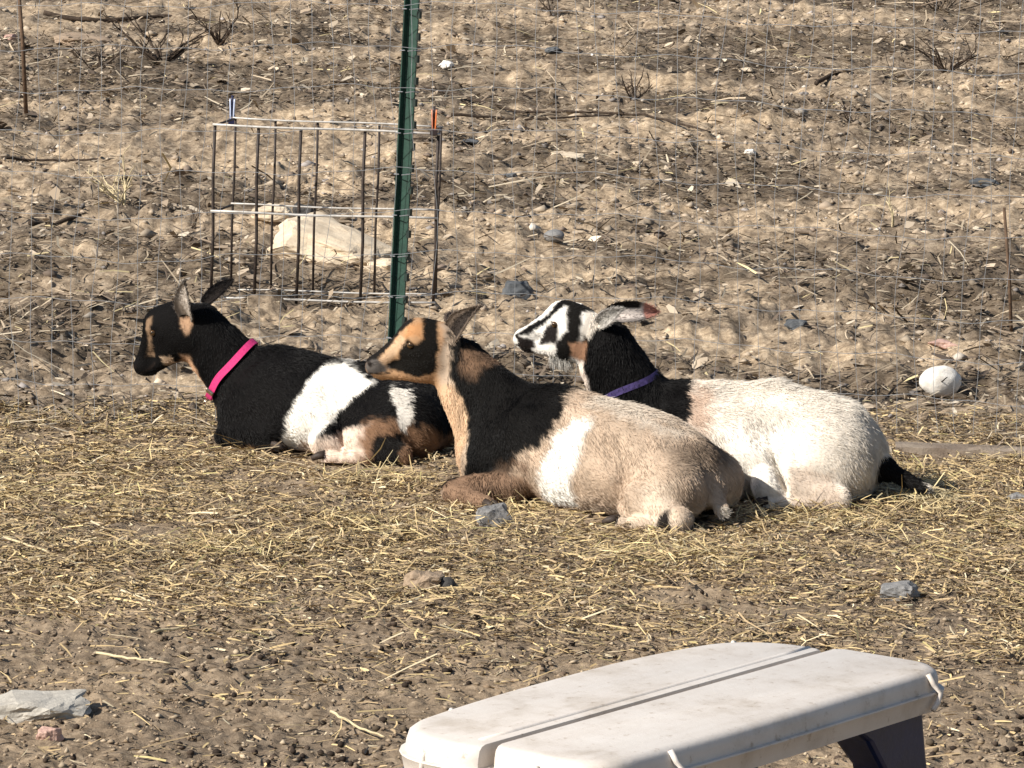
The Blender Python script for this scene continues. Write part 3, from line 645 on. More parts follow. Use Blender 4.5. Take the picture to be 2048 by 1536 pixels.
def build_litter():
    # straw bedding of the pen, thickest round the goats
    def dens(x, y):
        mat_ = sstep(7.3, 8.45, y + .45 * noise2(x, y, 1.3, 33) - .35 * np.clip(x, -.6, .6)) * (1 - .45 * sstep(10.1, 10.5, y))
        return np.clip((.05 + .95 * mat_) * (.74 + .6 * noise2(x, y, 2.6, 31) + .6 * noise2(x, y, 8, 32)), .03, 1)
    P = view_points(185000, 5.0, 10.6, dens); P = P[~in_goat(P[:, 0], P[:, 1])]; n = len(P)
    L = np.clip(rng.lognormal(math.log(.016), .65, n), .004, .11); w = rng.uniform(.0014, .0046, n)
    tone = palette(n, [(.49, .36, .185), (.58, .44, .225), (.37, .27, .155), (.20, .145, .092), (.66, .55, .36), (.43, .355, .16)], [3.6, 2.4, 4.6, 4.6, 1.1, .5])
    o = obj('straw', straw_mesh('straw', P, L, w, tone, rng.uniform(0, .012, n), .16), M_straw); tag(o, 'chopped yellow straw strewn over the pen floor round the goats', 'straw', kind='stuff')
    # hay heaped lightly against the goats
    P = view_points(4500, 8.4, 10.0, lambda x, y: np.clip(noise2(x, y, 3.3, 41) * 1.4, 0, 1)); P = P[~in_goat(P[:, 0], P[:, 1])]; n = len(P)
    L = np.clip(rng.lognormal(math.log(.038), .4, n), .018, .12); w = rng.uniform(.0012, .0030, n)
    tone = palette(n, [(.56, .43, .215), (.64, .52, .29), (.43, .32, .16), (.38, .33, .14)], [4, 2.4, 3, .8])
    o = obj('loose_hay', straw_mesh('hay', P, L, w, tone, rng.uniform(.002, .028, n), .30), M_straw); tag(o, 'loose long hay stems lying over the bedding around the goats', 'hay', kind='stuff')
    # crumbs of trodden earth and dung in the pen
    P = view_points(34000, 5.0, 10.6); P = P[~in_goat(P[:, 0], P[:, 1])]; n = len(P)
    s = np.clip(rng.lognormal(math.log(.0034), .45, n), .0015, .009)
    tone = palette(n, [(.30, .23, .158), (.21, .155, .105), (.40, .32, .225), (.12, .085, .06)], [4, 3, 2, .8])
    o = obj('earth_crumbs', crumbs_mesh('crumbs', P, s, tone, .65), M_litter); tag(o, 'crumbs of dry brown earth trodden loose across the pen', 'earth', kind='stuff')
    # flat stones, clods and bark on the bank behind the fence
    P = view_points(23000, 10.2, 21.5, lambda x, y: np.clip(.45 + .9 * noise2(x, y, 1.6, 51), .05, 1), .8, bias=.8); n = len(P)
    s = np.clip(rng.lognormal(math.log(.0068), .55, n), .003, .026)
    tone = palette(n, [(.36, .29, .215), (.28, .222, .165), (.44, .36, .27), (.17, .13, .10), (.30, .27, .25), (.58, .51, .43)], [4, 4, 2.2, 3, 1.0, .3]) * (.6 + .5 * patch(P[:, 0], P[:, 1]))[:, None]
    o = obj('gravel', crumbs_mesh('gravel', P, s, tone, .55, .45), M_litter); tag(o, 'small flat stones and clods covering the bank behind the fence', 'gravel', kind='stuff')
    P = view_points(29000, 10.0, 21.0, lambda x, y: np.clip(1.05 - patch(x, y), .08, 1), .8, bias=.8); n = len(P)
    L = np.clip(rng.lognormal(math.log(.04), .6, n), .012, .25); w = rng.uniform(.002, .007, n)
    tone = palette(n, [(.36, .29, .205), (.22, .168, .12), (.10, .075, .055), (.46, .39, .285), (.52, .43, .24)], [3, 3.4, 3.6, 1.1, .5])
    o = obj('dry_litter', straw_mesh('litter', P, L, w, tone, rng.uniform(.0, .018, n), .22), M_litter); tag(o, 'broken twigs, bark and dead grass littering the bank', 'plant litter', kind='stuff')
    P = view_points(10000, 10.3, 21.0, lambda x, y: np.clip(1.05 - patch(x, y), .05, 1), .8, bias=.8); n = len(P)
    L = np.clip(rng.lognormal(math.log(.018), .5, n), .008, .06); w = L * rng.uniform(.25, .7, n)
    tone = palette(n, [(.40, .325, .24), (.27, .21, .15), (.14, .105, .078), (.52, .44, .335)], [3, 3, 2.5, 1.6])
    o = obj('leaf_flakes', straw_mesh('flakes', P, L, w, tone, rng.uniform(.0, .012, n), .28), M_litter); tag(o, 'brown flakes of dead leaf and bark on the bank', 'plant litter', kind='stuff')
    # droppings
    P = view_points(1300, 5.2, 9.4, lambda x, y: np.clip((.35 + 1.1 * noise2(x, y, 2.4, 71) + .6 * noise2(x, y, 7, 72)) * np.exp(-((y - 6.9) / 1.1) ** 2), .02, 1)); P = P[~in_goat(P[:, 0], P[:, 1])]; n = len(P)
    bm = bmesh.new(); bmesh.ops.create_icosphere(bm, subdivisions=1, radius=1); bv = np.array([v.co for v in bm.verts]); bf = np.array([[v.index for v in f.verts] for f in bm.faces]); bm.free()
    s = rng.uniform(.0042, .0068, n); ang = rng.random(n) * 6.28
    v = bv[None] * s[:, None, None] * np.stack([rng.uniform(1.0, 1.5, n), np.ones(n), np.full(n, .95)], 1)[:, None]
    x = v[..., 0] * np.cos(ang)[:, None] - v[..., 1] * np.sin(ang)[:, None]; y = v[..., 0] * np.sin(ang)[:, None] + v[..., 1] * np.cos(ang)[:, None]
    v = np.stack([x + P[:, :1], y + P[:, 1:2], v[..., 2] + (gz(P[:, 0], P[:, 1]) + s * .6)[:, None]], -1)
    F = (np.arange(n)[:, None, None] * len(bv) + bf[None]).reshape(-1, 3)
    me = mesh_np('droppings', v.reshape(-1, 3), F, 3); vcol(me, 'tone', np.repeat(palette(n, [(.035, .024, .017), (.06, .042, .03), (.10, .075, .05)], [4, 3, 2]), len(bv), 0))
    o = obj('droppings', me, M_litter, smooth=True); tag(o, 'small dark round goat droppings scattered over the pen floor', 'droppings', kind='stuff')
build_litter()

# ------------------------------------------------------------------ stones
def stone_mat(name, c1, c2, scale=25, rough=.85):
    return simple(name, c1, c2, scale, rough, .25, .6, 90, dist=.004)
SM = {'cream': stone_mat('cream_stone', (.52, .415, .295), (.68, .57, .425)), 'white': stone_mat('white_stone', (.66, .60, .52), (.80, .77, .72)),
      'slate': stone_mat('slate_stone', (.06, .065, .07), (.13, .135, .14)), 'grey': stone_mat('grey_stone', (.15, .15, .15), (.27, .26, .25)),
      'dark': stone_mat('dark_stone', (.035, .033, .032), (.08, .075, .07)), 'pink': stone_mat('pink_stone', (.42, .26, .21), (.56, .38, .31)),
      'tan': stone_mat('tan_stone', (.26, .19, .13), (.40, .30, .21)), 'pale': stone_mat('pale_grey_stone', (.36, .33, .285), (.52, .485, .42)),
      'rust': stone_mat('rusty_stone', (.20, .09, .035), (.34, .17, .07))}

def stone(label, x, y, w, d, h, m, seed, angular=True, rz=0, sink=.3, group=None, name='stone', taper=0):
    r = np.random.default_rng(seed); bm = bmesh.new()
    if angular:
        for _ in range(26):
            p = r.normal(0, 1, 3); p /= np.linalg.norm(p); p = np.sign(p) * np.abs(p) ** .75
            bm.verts.new(p * r.uniform(.8, 1.0))
        bmesh.ops.convex_hull(bm, input=bm.verts)
        for v in [v for v in bm.verts if not v.link_faces]: bm.verts.remove(v)
        bmesh.ops.subdivide_edges(bm, edges=bm.edges[:], cuts=3, use_grid_fill=True)
        bmesh.ops.subdivide_edges(bm, edges=bm.edges[:], cuts=1, use_grid_fill=True, smooth=.25)
    else:
        bmesh.ops.create_icosphere(bm, subdivisions=4, radius=1.0)
    P = np.array([v.co for v in bm.verts]); nz = noise3(P + seed * 3.1, 1.7, seed) * .16 + noise3(P + seed, 4.5, seed + 1) * .08 + noise3(P + seed, 11, seed + 2) * .035
    if not angular: nz = nz * .4
    for v, k in zip(bm.verts, nz): v.co = v.co * (1 + k)
    if taper:
        for v in bm.verts: v.co.z = (v.co.z + 1) * (1 - taper * min(1, max(0, (v.co.x + .45) / 1.4))) - 1
    for v in bm.verts: v.co = Vector((v.co.x * w * .5, v.co.y * d * .5, v.co.z * h * .5))
    me = bpy.data.meshes.new(name); bm.to_mesh(me); bm.free()
    o = obj(name, me, SM[m], None, not angular)
    z = float(gz(x, y)); o.location = (x, y, z + h * (.5 - sink)); o.rotation_euler = (r.uniform(-.08, .08), r.uniform(-.08, .08), rz)
    return tag(o, label, 'stone', group)

def build_stones():
    st = stone
    st('large cream boulder lying behind the wire cage', -0.567,12.777, .46, .30, .165, 'cream', 47, True, -.35, .14, taper=.6)
    st('pale slab leaning against the right end of the cream boulder', -0.393,12.628, .12, .10, .05, 'cream', 2, True, -.7, .15)
    st('low squarish cream stone block behind the left end of the cream boulder', -0.782,13.412, .15, .12, .062, 'cream', 3, True, .1, .15)
    st('small black stone wedged beside the squarish cream block inside the cage', -0.690,13.519, .075, .06, .065, 'dark', 4)
    st('smooth white oval stone standing behind the fence on the right', 1.145,11.123, .112, .07, .084, 'white', 5, False, .1, .06)
    st('dark slate lump on the bank right of the green post', 0.017,12.366, .125, .10, .085, 'slate', 6, True, .4)
    st('white stone just above the striped goat head', 0.178,12.212, .07, .05, .045, 'white', 7)
    st('rusty brown stone behind the striped goat ears', 0.322,12.066, .13, .10, .055, 'rust', 8, True, .1)
    st('white lump of quartz beside the top of the green post', -0.303,16.944, .085, .09, .05, 'white', 9)
    st('tiny white pebble high on the bank above the long twig', 0.303,17.475, .035, .035, .026, 'white', 10)
    st('small white pebble high on the right of the bank', 0.832,15.034, .045, .045, .028, 'white', 11)
    st('yellowish flat pebble near the top right of the bank', 0.919,17.100, .07, .06, .026, 'cream', 12)
    st('long pale flat slab in the middle of the bank', 0.175,14.748, .16, .13, .030, 'cream', 13, True, -.5, .2)
    st('blue grey slate flake at the right edge of the bank', 1.598,14.380, .13, .10, .028, 'slate', 14, True, -.2)
    st('dark slate flake right of the orange clip', -0.171,15.153, .085, .08, .026, 'slate', 15)
    st('blue grey slate flake high above the dark lump', 0.133,17.611, .07, .10, .03, 'slate', 27)
    st('greenish slate chip below the long pale slab', -0.022,14.457, .06, .05, .02, 'slate', 28)
    st('flat slate behind the white goat back', 0.813,12.043, .075, .10, .035, 'slate', 16, True, .3)
    st('rounded grey stone above the dark slate lump', 0.121,13.283, .065, .06, .042, 'grey', 17, False)
    st('grey wedge of rock at the tan goat front knee', -0.034,8.907, .088, .06, .070, 'grey', 18, True, .2, .12)
    st('flat slate grey stone in the straw, right foreground', 0.781,8.186, .092, .07, .050, 'grey', 19, True, .0, .2)
    st('low pale rock half buried at the left edge of the foreground', -0.793,6.978, .25, .15, .055, 'pale', 20, True, .25, .35)
    st('small pink stone at the bottom left corner', -0.749,6.782, .05, .045, .034, 'pink', 21, True, .3, .2)
    st('flat reddish brown stone in the straw below the tan goat', -0.166,8.160, .100, .07, .052, 'tan', 22, True, .1, .12)
    st('dark round stone beside the flat reddish brown stone', -0.118,8.157, .034, .03, .036, 'dark', 23, False, 0, .1)
    st('grey stone at the right edge beside the plank', 1.162,9.459, .055, .05, .042, 'grey', 24)
    st('pinkish flat stone above the white oval stone', 1.203,11.737, .10, .10, .026, 'pink', 25)
    st('cream chip in the bank above the white pebble', 0.420,14.678, .04, .04, .02, 'cream', 26)
    st('orange tinted flat rock on the upper left of the bank', -1.825,17.509, .24, .35, .05, 'tan', 29, True, .2, .4)
    st('pale pink stone low on the bank at the left', -2.120,17.451, .06, .06, .03, 'pink', 30)
build_stones()

# ------------------------------------------------------------------ wire fence, post, cage
FY = 10.27
def warp(x, z):
    """the netting is old: it bellies and sags"""
    x = float(x); z = float(z)
    dx = .010 * math.sin(x * 3.1 + z * 4.3) + .006 * math.sin(x * 9 + z * 8) + .004 * math.sin(x * 31 + z * 17)
    dy = .015 * math.sin(x * 2.1 + .7) + .008 * math.sin(z * 6 + x)
    dz = .016 * math.sin(x * 2.7 + 1.1 + z) + .006 * math.sin(x * 13 + z * 9) + .003 * math.sin(x * 37 + z * 21) - .018 * math.exp(-((x + .95) / .22) ** 2) * math.exp(-((z - .2) / .3) ** 2)
    return Vector((x + dx, FY + dy, z + dz))

def build_fence():
    root = thing('wire_fence', 'thin grey welded wire mesh fence running behind the goats', 'fence', (0, FY, 0))
    zs = [.02 + .1016 * k for k in range(14)]; xs = [-2.6 + .0508 * k for k in range(103)]
    for x in xs:
        m = MB(); pts = [warp(x, z) - Vector((0, FY, 0)) for z in np.linspace(-.02, zs[-1], 30)]
        m.tube(pts, .00082, 4, cap=False); m.build('upright_wire', M_wire, root)
    for z in zs:
        m = MB(); pts = [warp(x, z) - Vector((0, FY + .0017, 0)) for x in np.arange(-2.6, 2.59, .0254)]
        m.tube(pts, .00082, 4, cap=False); m.build('line_wire', M_wire, root)
build_fence()

def build_post():
    b = Vector((-0.297,10.330,0.201)); t = Vector((-0.275,10.330,1.056)); ax = (t - b).normalized(); foot = b + ax * ((-.1 - b.z) / ax.z)
    H_ = 1.75
    root = thing('fence_post', 'tall green studded steel fence post standing beside the wire cage', 'post', foot)
    q = ax.to_track_quat('Z', 'Y').to_matrix(); rz = Matrix.Rotation(R(-38), 3, 'Z'); Mx = q @ rz
    def prof(pts, z0, z1):
        n = len(pts); v = [Mx @ Vector((p[0], p[1], z)) for z in (z0, z1) for p in pts]
        f = [(i, (i + 1) % n, n + (i + 1) % n, n + i) for i in range(n)] + [tuple(range(n))[::-1], tuple(range(n, 2 * n))]; return v, f
    m = MB(); m.add(*prof([(-.0185, 0), (-.0185, .004), (.0185, .004), (.0185, 0), (.0035, -.001), (.0022, -.030), (-.0022, -.030), (-.0035, -.001)], 0, H_)); m.build('shaft', M_green, root, False, .0008)
    for k in range(27):
        z = .15 + k * .054; m = MB(); m.box(Mx @ Vector((0, -.032, z)), (.0045, .0045, .009), Mx); m.build('stud', M_stud, root)
    for k in range(11):
        z = .22 + k * .1016; m = MB(); c = Mx @ Vector((0, 0, z))
        pts = [Mx @ Vector((math.cos(a) * .023, math.sin(a) * .013 - .013, z + .004 * math.sin(a * 2))) for a in [math.pi * 2 * i / 16 for i in range(17)]]
        pts = [Mx @ Vector((sx, sy, z + dz)) for sx, sy, dz in ((-.030, -.016, .002), (-.021, .006, .0), (.0, .0075, 0), (.021, .006, 0), (.021, -.004, -.001), (.006, -.036, .001), (-.010, -.034, .003), (-.024, -.020, 0))]
        m.tube(pts, .0013, 5); m.build('wire_clip', M_wire, root)
build_post()

def build_cage():
    y0 = 12.14; A = Vector((-0.884,12.140,0.079)); B_ = Vector((-0.236,12.140,0.081)); Ct = Vector((-0.879,12.140,0.585)); Dt = Vector((-0.232,12.140,0.575))
    mid = (A + B_) * .5; mid.z = float(gz(mid.x, mid.y)); root = thing('wire_cage', 'shallow wire cage of dark bars standing behind the green post', 'cage', mid)
    def P(s, t, back=0):                    # s along, t up
        p = A.lerp(B_, s).lerp(Ct.lerp(Dt, s), t)
        if back: p = p + Vector((.050, .13, .010)) + (Vector((-.045, 0, 0)) * s)
        return p - mid
    fs = [0, .195, .385, .672, 1.0]; bs = [0, .195, .40, .70, 1.0]
    for s in fs:
        m = MB(); m.tube([P(s, -.02), P(s + .004, .35), P(s - .003, .7), P(s, 1.0)], .0048, 6); m.build('upright_bar', M_rust, root, True)
    for s in bs:
        m = MB(); m.tube([P(s, -.02, 1), P(s - .004, .4, 1), P(s + .002, .7, 1), P(s, 1.0, 1)], .0038, 6); m.build('upright_bar', M_rust, root, True)
    for t in (0.0, .50, 1.0):
        for back in (0, 1):
            m = MB(); m.tube([P(s, t + .004 * math.sin(s * 7 + t * 3), back) + Vector((0, -.007, .002)) for s in np.linspace(-.01, 1.01, 9)], .0028 if back else .0036, 6); m.build('rail', M_bright, root, True)
        for s in (0, 1):
            m = MB(); m.tube([P(s, t), P(s, t, 1)], .0035, 6); m.build('end_rail', M_rust, root, True)
    # spring clips on the top corners
    for (px, label, c1, nm) in (((-0.841,12.300,0.588), 'small blue and white clip on the top left corner of the cage', 'blue', 0), ((-0.245,12.120,0.586), 'small orange clip on the top right corner of the cage', 'orange', 1)):
        c = Vector(px); r_ = thing('spring_clip', label, 'clip', c)
        col = {'blue': [(.55, .62, .80), (.012, .014, .05)], 'orange': [(.75, .20, .06), (.03, .02, .02)]}[c1]
        ms = []
        for k, cc in enumerate(col):
            mm, n_, l_, p_ = mat('clip_%s_%d' % (c1, k), .4, .5); p_.inputs['Base Color'].default_value = (*cc, 1); ms.append(mm)
        for sx in (-1, 1):
            m = MB(); v = []
            for (z, xo, hw) in ((.0, .002, .006), (.012, .0025, .009), (.030, .003, .010), (.055, .0042, .008), (.062, .0045, .005)):
                v += [(sx * xo, -hw, z), (sx * xo, hw, z), (sx * (xo + .004), hw, z), (sx * (xo + .004), -hw, z)]
            f = [(0, 1, 2, 3), (16, 19, 18, 17)] + [(i * 4 + j, i * 4 + (j + 1) % 4, i * 4 + 4 + (j + 1) % 4, i * 4 + 4 + j) for i in range(4) for j in range(4)]
            m.add(v, f); m.build('grip', ms[0], r_, False, .001)
        m = MB(); m.box((0, 0, -.004), (.011, .011, .008)); m.build('jaw', ms[1], r_, False, .002)
        m = MB(); m.tube([(0, 0, .01), (0, 0, .072)], .0035, 8); m.tube([(-.009, 0, .012), (.009, 0, .012)], .003, 8); m.build('spring', ms[1], r_, True)
build_cage()

# ------------------------------------------------------------------ low cream plastic table in the foreground
def build_table():
    o = Vector((.228, 5.5495)); U = Vector((.587, .809)); h = .385
    root = thing('low_table', 'low weathered cream plastic table with navy legs in the foreground', 'table', (o.x, o.y, 0), math.atan2(U.y, U.x))
    # local: +x along the table (away), +y = far side
    def edge(side, x):
        """outer edge and half length of one half of the top: the far half bows, the near half is straighter"""
        if side == 1: return .188 - (.42 if x > 0 else .20) * max(0, abs(x) - .06) ** 2
        return .195 - .10 * max(0, -x) ** 2
    def outline(side, inset=0.0, n=30):
        g = .006; x0, x1 = (-.448, .408) if side == 1 else (-.430, .432); rr = .085 if side == 1 else .055
        xs = [(x0 + inset) + (x1 - x0 - 2 * inset) * (.5 - .5 * math.cos(math.pi * i / n)) for i in range(n + 1)]; pts = []
        for x in xs:
            e = min(x - x0, x1 - x) - inset; y = edge(side, x) - inset
            if e < rr: y -= rr - math.sqrt(max(0, rr * rr - (rr - e) ** 2))
            pts.append((x, side * y))
        ei = .0022 + min(inset, .004)
        return pts + [(xs[-1], side * (ei + .012)), (xs[-1] - .010, side * ei), (xs[0] + .010, side * ei), (xs[0], side * (ei + .012))]
    for side, nm in ((1, 'far'), (-1, 'near')):
        lay = [(h - .058, .006), (h - .034, .002), (h - .032, .0), (h - .030, .0005), (h - .0295, .006), (h - .016, .0068), (h - .007, .009), (h - .002, .014), (h, .022)]
        m = MB(); n = None; V = []
        for z, ins in lay:
            q = outline(side, ins); n = len(q); V += [(x, y, z) for x, y in q]
        F = []
        for i in range(len(lay) - 1):
            for j in range(n): F.append((i * n + j, i * n + (j + 1) % n, (i + 1) * n + (j + 1) % n, (i + 1) * n + j))
        b0 = (len(lay) - 1) * n; F.append(tuple(b0 + j for j in range(n))); F.append(tuple(range(n)))
        m.add(V, F); t = m.build('top_half', M_table, root, True)
        bm = bmesh.new(); bm.from_mesh(t.data); bmesh.ops.recalc_face_normals(bm, faces=bm.faces); bm.to_mesh(t.data); bm.free()
        t.data.set_sharp_from_angle(angle=R(50))
        # latches that hold the rim
        for (x, yy, rz) in ((.36, None, 0), (-.27, None, 0), (-.436, .085, 1)):
            mm = MB(); y = edge(side, x) if yy is None else yy
            if rz == 0:
                rr_ = .085 if side == 1 else .055; yo_ = y - (rr_ - math.sqrt(max(0, rr_ ** 2 - max(0, rr_ - (.42 - abs(x))) ** 2)))
                mm.tube([(x, side * (yo_ - .010), h - .004), (x + .002, side * (yo_ - .001), h - .018), (x + .012, side * (yo_ + .005), h - .030), (x + .004, side * (yo_ + .005), h - .044), (x - .006, side * (yo_ + .004), h - .052)], .0042, 6)
            else: mm.tube([(x + .006, side * y, h - .012), (x - .004, side * (y + .003), h - .026), (x - .010, side * y, h - .046)], .0042, 6)
            mm.build('latch', M_table, root, True)
    m = MB(); m.tube([(x, .026, h - .0045) for x in np.linspace(-.40, .385, 12)], .0065, 12); m.build('seam_lip', M_table, root, True)
    m = MB(); m.box((0, 0, h - .045), (.375, .05, .008)); m.build('centre_beam', M_table, root)
    # legs: a splayed panel at each corner, arched between
    for sx in (-1, 1):
        for sy in (-1, 1):
            m = MB(); V = []
            for z, x0, x1, y0, y1 in ((h - .056, .20, .396, .080, .160), (h - .085, .25, .398, .095, .162), (h - .13, .285, .402, .110, .166), (.18, .30, .412, .118, .173), (.0, .32, .432, .128, .185)):
                V += [(sx * x0, sy * y0, z), (sx * x1, sy * y0, z), (sx * x1, sy * y1, z), (sx * x0, sy * y1, z)]
            F = [(i * 4 + j, i * 4 + (j + 1) % 4, i * 4 + 4 + (j + 1) % 4, i * 4 + 4 + j) for i in range(4) for j in range(4)] + [(0, 3, 2, 1), (16, 17, 18, 19)]
            m.add(V, F); t = m.build('leg', M_navy, root, False, .008)
            bm = bmesh.new(); bm.from_mesh(t.data); bmesh.ops.recalc_face_normals(bm, faces=bm.faces); bm.to_mesh(t.data); bm.free()
        m = MB(); V = [(sx * .36, -.14, h - .058), (sx * .36, .14, h - .058), (sx * .36, .14, h - .14), (sx * .36, .06, h - .10), (sx * .36, -.06, h - .10), (sx * .36, -.14, h - .14)]
        V2 = [(x - sx * .012, y, z) for x, y, z in V]; n = 6
        m.add(V + V2, [(0, 1, 2, 3, 4, 5), (11, 10, 9, 8, 7, 6)] + [(i, (i + 1) % n, n + (i + 1) % n, n + i) for i in range(n)]); m.build('end_brace', M_navy, root)
build_table()

# ------------------------------------------------------------------ sticks, shrubs, stalks, plank
M_stick = simple('grey_bark', (.10, .075, .055), (.24, .19, .145), 60, .9, .1, .5, 200)
M_darkstick = simple('dark_bark', (.030, .022, .017), (.085, .062, .046), 60, .9, .1, .5, 200)
M_drystalk = simple('dry_stalk', (.46, .37, .22), (.62, .53, .34), 40, .8, .2, .2, 200)
M_rustbar = simple('rusty_bar', (.07, .045, .030), (.15, .095, .060), 60, .8, .2, .3, 200)
M_plank = simple('weathered_plank', (.17, .13, .10), (.33, .27, .21), 14, .9, .1, .6, 80)

def stick(label, pts, r, m, r2=None, z=.006, name='stick', cat='stick', seed=1):
    rr = random.Random(seed); P = [Vector((x, y, float(gz(x, y)) + z)) for x, y in pts]
    Q = []
    for a, b in zip(P, P[1:]):
        for k in range(6): p = a.lerp(b, k / 6); Q.append(p + Vector((rr.uniform(-1, 1), rr.uniform(-1, 1), rr.uniform(0, 1))) * r * .8)
    Q.append(P[-1]); c = Q[0].copy(); m_ = MB(); m_.tube([q - c for q in Q], r, 6, r2)
    o = m_.build(name, m, None, True); o.location = c; return tag(o, label, cat)

def shrub(label, x, y, n, hgt, spread, r, m, seed, name='dry_shrub', lean=0, curl=.25):
    rr = random.Random(seed); mb = MB(); z = float(gz(x, y))
    def grow(p, d, L, rad, depth):
        pts = [p.copy()]
        for k in range(5):
            d = (d + Vector((rr.uniform(-1, 1), rr.uniform(-1, 1), rr.uniform(-.7, .7))) * curl).normalized(); p = p + d * (L / 5)
            if p.z < .004: p.z = .004
            pts.append(p.copy())
            if depth > 0 and rr.random() < .45: grow(p.copy(), (d + Vector((rr.uniform(-1, 1), rr.uniform(-1, 1), rr.uniform(-.3, .8)))).normalized(), L * .55, rad * .6, depth - 1)
        mb.tube(pts, rad, 5, rad * .45)
    for k in range(n):
        a = rr.uniform(0, 6.28); d = Vector((math.cos(a) * spread + lean, math.sin(a) * spread, rr.uniform(.5, 1))).normalized(); grow(Vector((rr.uniform(-.01, .01), rr.uniform(-.01, .01), -.01)), d, hgt * rr.uniform(.6, 1.1), r, 2)
    o = mb.build(name, m, None, True); o.location = (x, y, z); return tag(o, label, 'shrub')

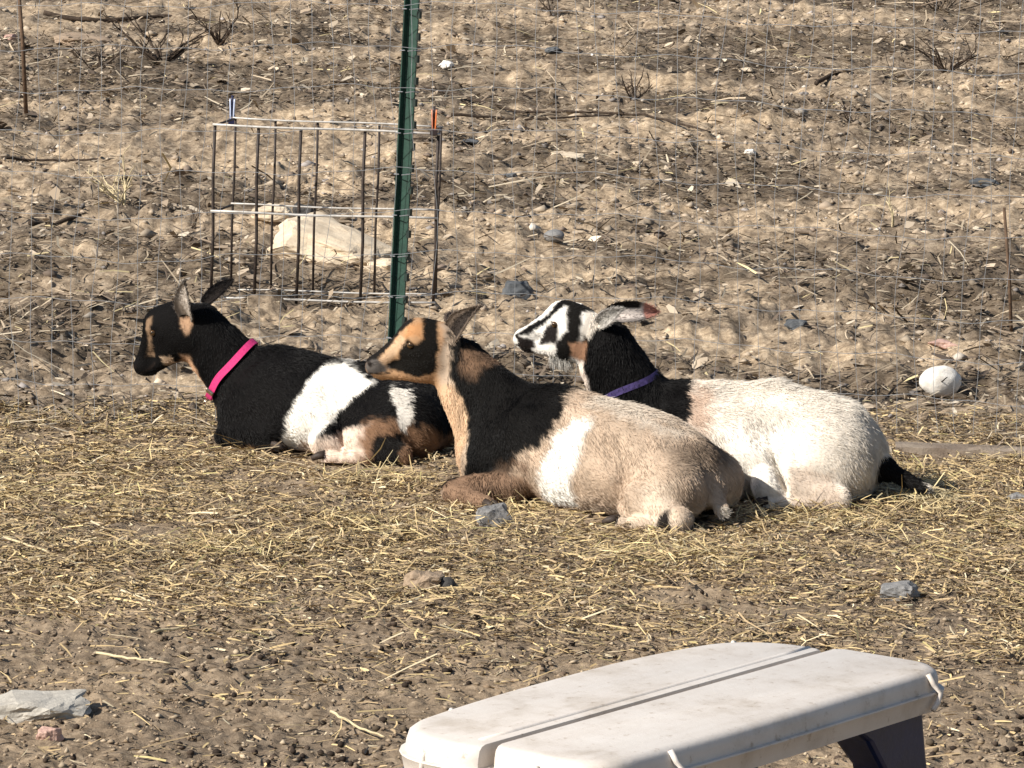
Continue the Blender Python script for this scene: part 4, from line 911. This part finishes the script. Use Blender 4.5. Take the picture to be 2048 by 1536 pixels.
def build_sticks():
    stick('long thin dark twig lying across the bank right of the post', [(-0.406,16.433),(-0.191,16.230),(0.013,15.978),(0.212,15.886),(0.473,15.731),(0.702,15.358)], .006, M_darkstick, .004, .012, seed=1)
    stick('second dark branch crossing under the long twig', [(-0.257,15.641),(-0.052,15.702),(0.117,15.694),(0.419,15.821)], .006, M_darkstick, .003, .008, seed=2)
    stick('short dark stick lying left of the wire cage', [(-1.521,13.103),(-1.460,13.228),(-1.389,13.312)], .009, M_darkstick, .006, .014, seed=3)
    stick('grey branch lying behind the white goat', [(0.910,13.518),(1.007,13.405),(1.105,13.320)], .008, M_stick, .006, .01, seed=4)
    stick('pale stick at the right edge beyond the white oval stone', [(1.215,12.838),(1.288,12.799),(1.372,12.794)], .007, M_stick, .005, .01, seed=5)
    stick('short black stick on the upper right of the bank', [(1.182,16.820),(1.263,16.977),(1.349,17.050)], .010, M_darkstick, .007, .012, seed=6)
    stick('thin dark twig at the top left corner of the bank', [(-2.085,18.414),(-1.857,18.323),(-1.572,18.555),(-1.346,18.480)], .012, M_darkstick, .007, .014, seed=7)
    stick('dark twig across the far left of the bank', [(-1.779,14.461),(-1.695,14.551),(-1.573,14.549),(-1.391,14.471)], .006, M_darkstick, .004, .01, seed=8)
    stick('dark root-like stick low at the far left near the fence', [(-1.305,10.595),(-1.225,10.566),(-1.176,10.472)], .008, M_stick, .005, .01, seed=9)
    # straws one can pick out in the pen
    for i, (lab, p) in enumerate([('long pale straw stem at the left edge of the pen', [(-1.044,8.541),(-0.958,8.424),(-0.870,8.316)]), ('pale straw stem left of the bare patch', [(-0.738,7.460),(-0.664,7.391),(-0.599,7.369)]),
                     ('orange straw stem in the middle of the left foreground', [(-0.657,7.626),(-0.614,7.663),(-0.571,7.706)]), ('single pale stem lying below the black goat', [(-0.695,8.155),(-0.644,8.019)]),
                     ('curved straw stem touching the far edge of the table', [(-0.294,6.976),(-0.240,6.896),(-0.197,6.864)]), ('bright straw stem below the tan goat rump', [(0.489,8.699),(0.564,8.721)])]):
        stick(lab, p, .0028, M_drystalk, .0018, .012, 'straw_stem', 'straw', seed=20 + i)
    shrub('curly leafless dark shrub at the upper left of the bank', -1.453,16.945, 9, .20, .9, .006, M_darkstick, 3)
    shrub('small dark wiry shrub right of the curly one', -1.258,17.589, 8, .16, .7, .005, M_darkstick, 4)
    shrub('pale dry grass tuft with two tall stalks left of the cage', -1.284,13.626, 7, .13, .7, .0042, M_drystalk, 5, 'grass_tuft', -.5)
    shrub('thin grey twiggy weed beside the cage left side', -1.040,13.428, 3, .12, .4, .003, M_stick, 6, 'dry_weed')
    shrub('low dark twiggy shrub near the upper right corner', 1.757,17.286, 10, .17, .8, .005, M_darkstick, 7)
    shrub('small brown twiggy shrub above the long twig', 0.436,16.144, 6, .12, .8, .004, M_darkstick, 8)
    shrub('single dead weed left of the upper right shrub', 1.258,15.693, 3, .09, .5, .004, M_darkstick, 9, 'dry_weed')
    shrub('pale upright dead stalk on the right of the bank', 1.227,13.629, 2, .10, .12, .0035, M_drystalk, 10, 'dry_stalk')
    shrub('brown leaning twig at the very top of the bank', 0.138,18.699, 2, .13, .25, .004, M_darkstick, 12, 'dry_weed', -.3)
    shrub('tangle of dry stems at the top right corner', 1.929,19.431, 14, .22, .8, .005, M_stick, 13)
    shrub('small dry weed between the curly shrub and the left edge', -1.698,16.782, 5, .12, .9, .004, M_darkstick, 14, 'dry_weed')
    # slim stakes
    for lab, b, t, r in (('slim rusty stake leaning at the right edge', (1.430,11.980,0.066), (1.395,11.980,0.421), .0055), ('thin brown stake at the top left corner', (-1.789,15.200,0.393), (-1.824,15.200,0.871), .008)):
        b, t = Vector(b), Vector(t); b = b + (b - t).normalized() * .04; m = MB(); m.tube([(0, 0, 0), (t - b) * .5 + Vector((.004, 0, 0)), t - b], r, 7, r * .8); o = m.build('stake', M_rustbar, None, True); o.location = b; tag(o, lab, 'stake')
    # hay beside the tail of the white goat, a little heap of stems
    rr = random.Random(8); mb = MB(); c = Vector((0.943,9.392, 0)); c.z = float(gz(c.x, c.y))
    for k in range(150):
        a = rr.uniform(0, 6.28); p = Vector((rr.gauss(0, .035), rr.gauss(0, .035), 0)); L = rr.uniform(.03, .09); z0 = rr.uniform(.0, .028) * math.exp(-(p.length / .05) ** 2)
        d = Vector((math.cos(a), math.sin(a), rr.uniform(-.2, .5))); p.z = z0 + .006
        mb.tube([p - d * L * .5, p + Vector((0, 0, .01)), p + d * L * .5], .0011, 4, .0008, cap=False)
    o = mb.build('hay_tuft', M_drystalk, None); o.location = c; tag(o, 'loose tuft of hay under the black tail tip of the white goat', 'hay')
    # weathered plank along the fence foot
    a, b = Vector((0.937,10.105)), Vector((1.347,10.073)); mid = (a + b) * .5; z = float(gz(mid.x, mid.y))
    m = MB(); L = (b - a).length; V = []; n = 14; rr = random.Random(3)
    for i in range(n + 1):
        x = -L / 2 + L * i / n; j = rr.uniform(-.003, .003)
        V += [(x, -.045 + j, -.01), (x, -.043 + j, .018 + j), (x, -.015, .022 + j), (x, .015, .0195 - j), (x, .045 - j, .018), (x, .045, -.01)]
    F = [(i * 6 + k, i * 6 + (k + 1) % 6, i * 6 + 6 + (k + 1) % 6, i * 6 + 6 + k) for i in range(n) for k in range(6)] + [tuple(range(6)), tuple(range(n * 6, n * 6 + 6))[::-1]]
    m.add(V, F); o = m.build('plank', M_plank); o.location = (mid.x, mid.y, z); o.rotation_euler = (0, 0, math.atan2(b.y - a.y, b.x - a.x)); tag(o, 'weathered grey plank lying at the fence foot on the right', 'plank')
    # grass stems leaning up at the right edge
    m = MB(); c = Vector((1.237,10.003, 0)); c.z = float(gz(c.x, c.y))
    for dx, h_ in ((-.03, .05), (.0, .07), (.025, .045)): m.tube([(0, 0, -.01), (dx * .5 - .006, 0, h_ * .6), (dx - .012, 0, h_)], .0018, 5, .001)
    o = m.build('grass_tuft', M_drystalk, None, True); o.location = c; tag(o, 'yellow grass stems leaning up at the right edge over the plank', 'grass')
build_sticks()
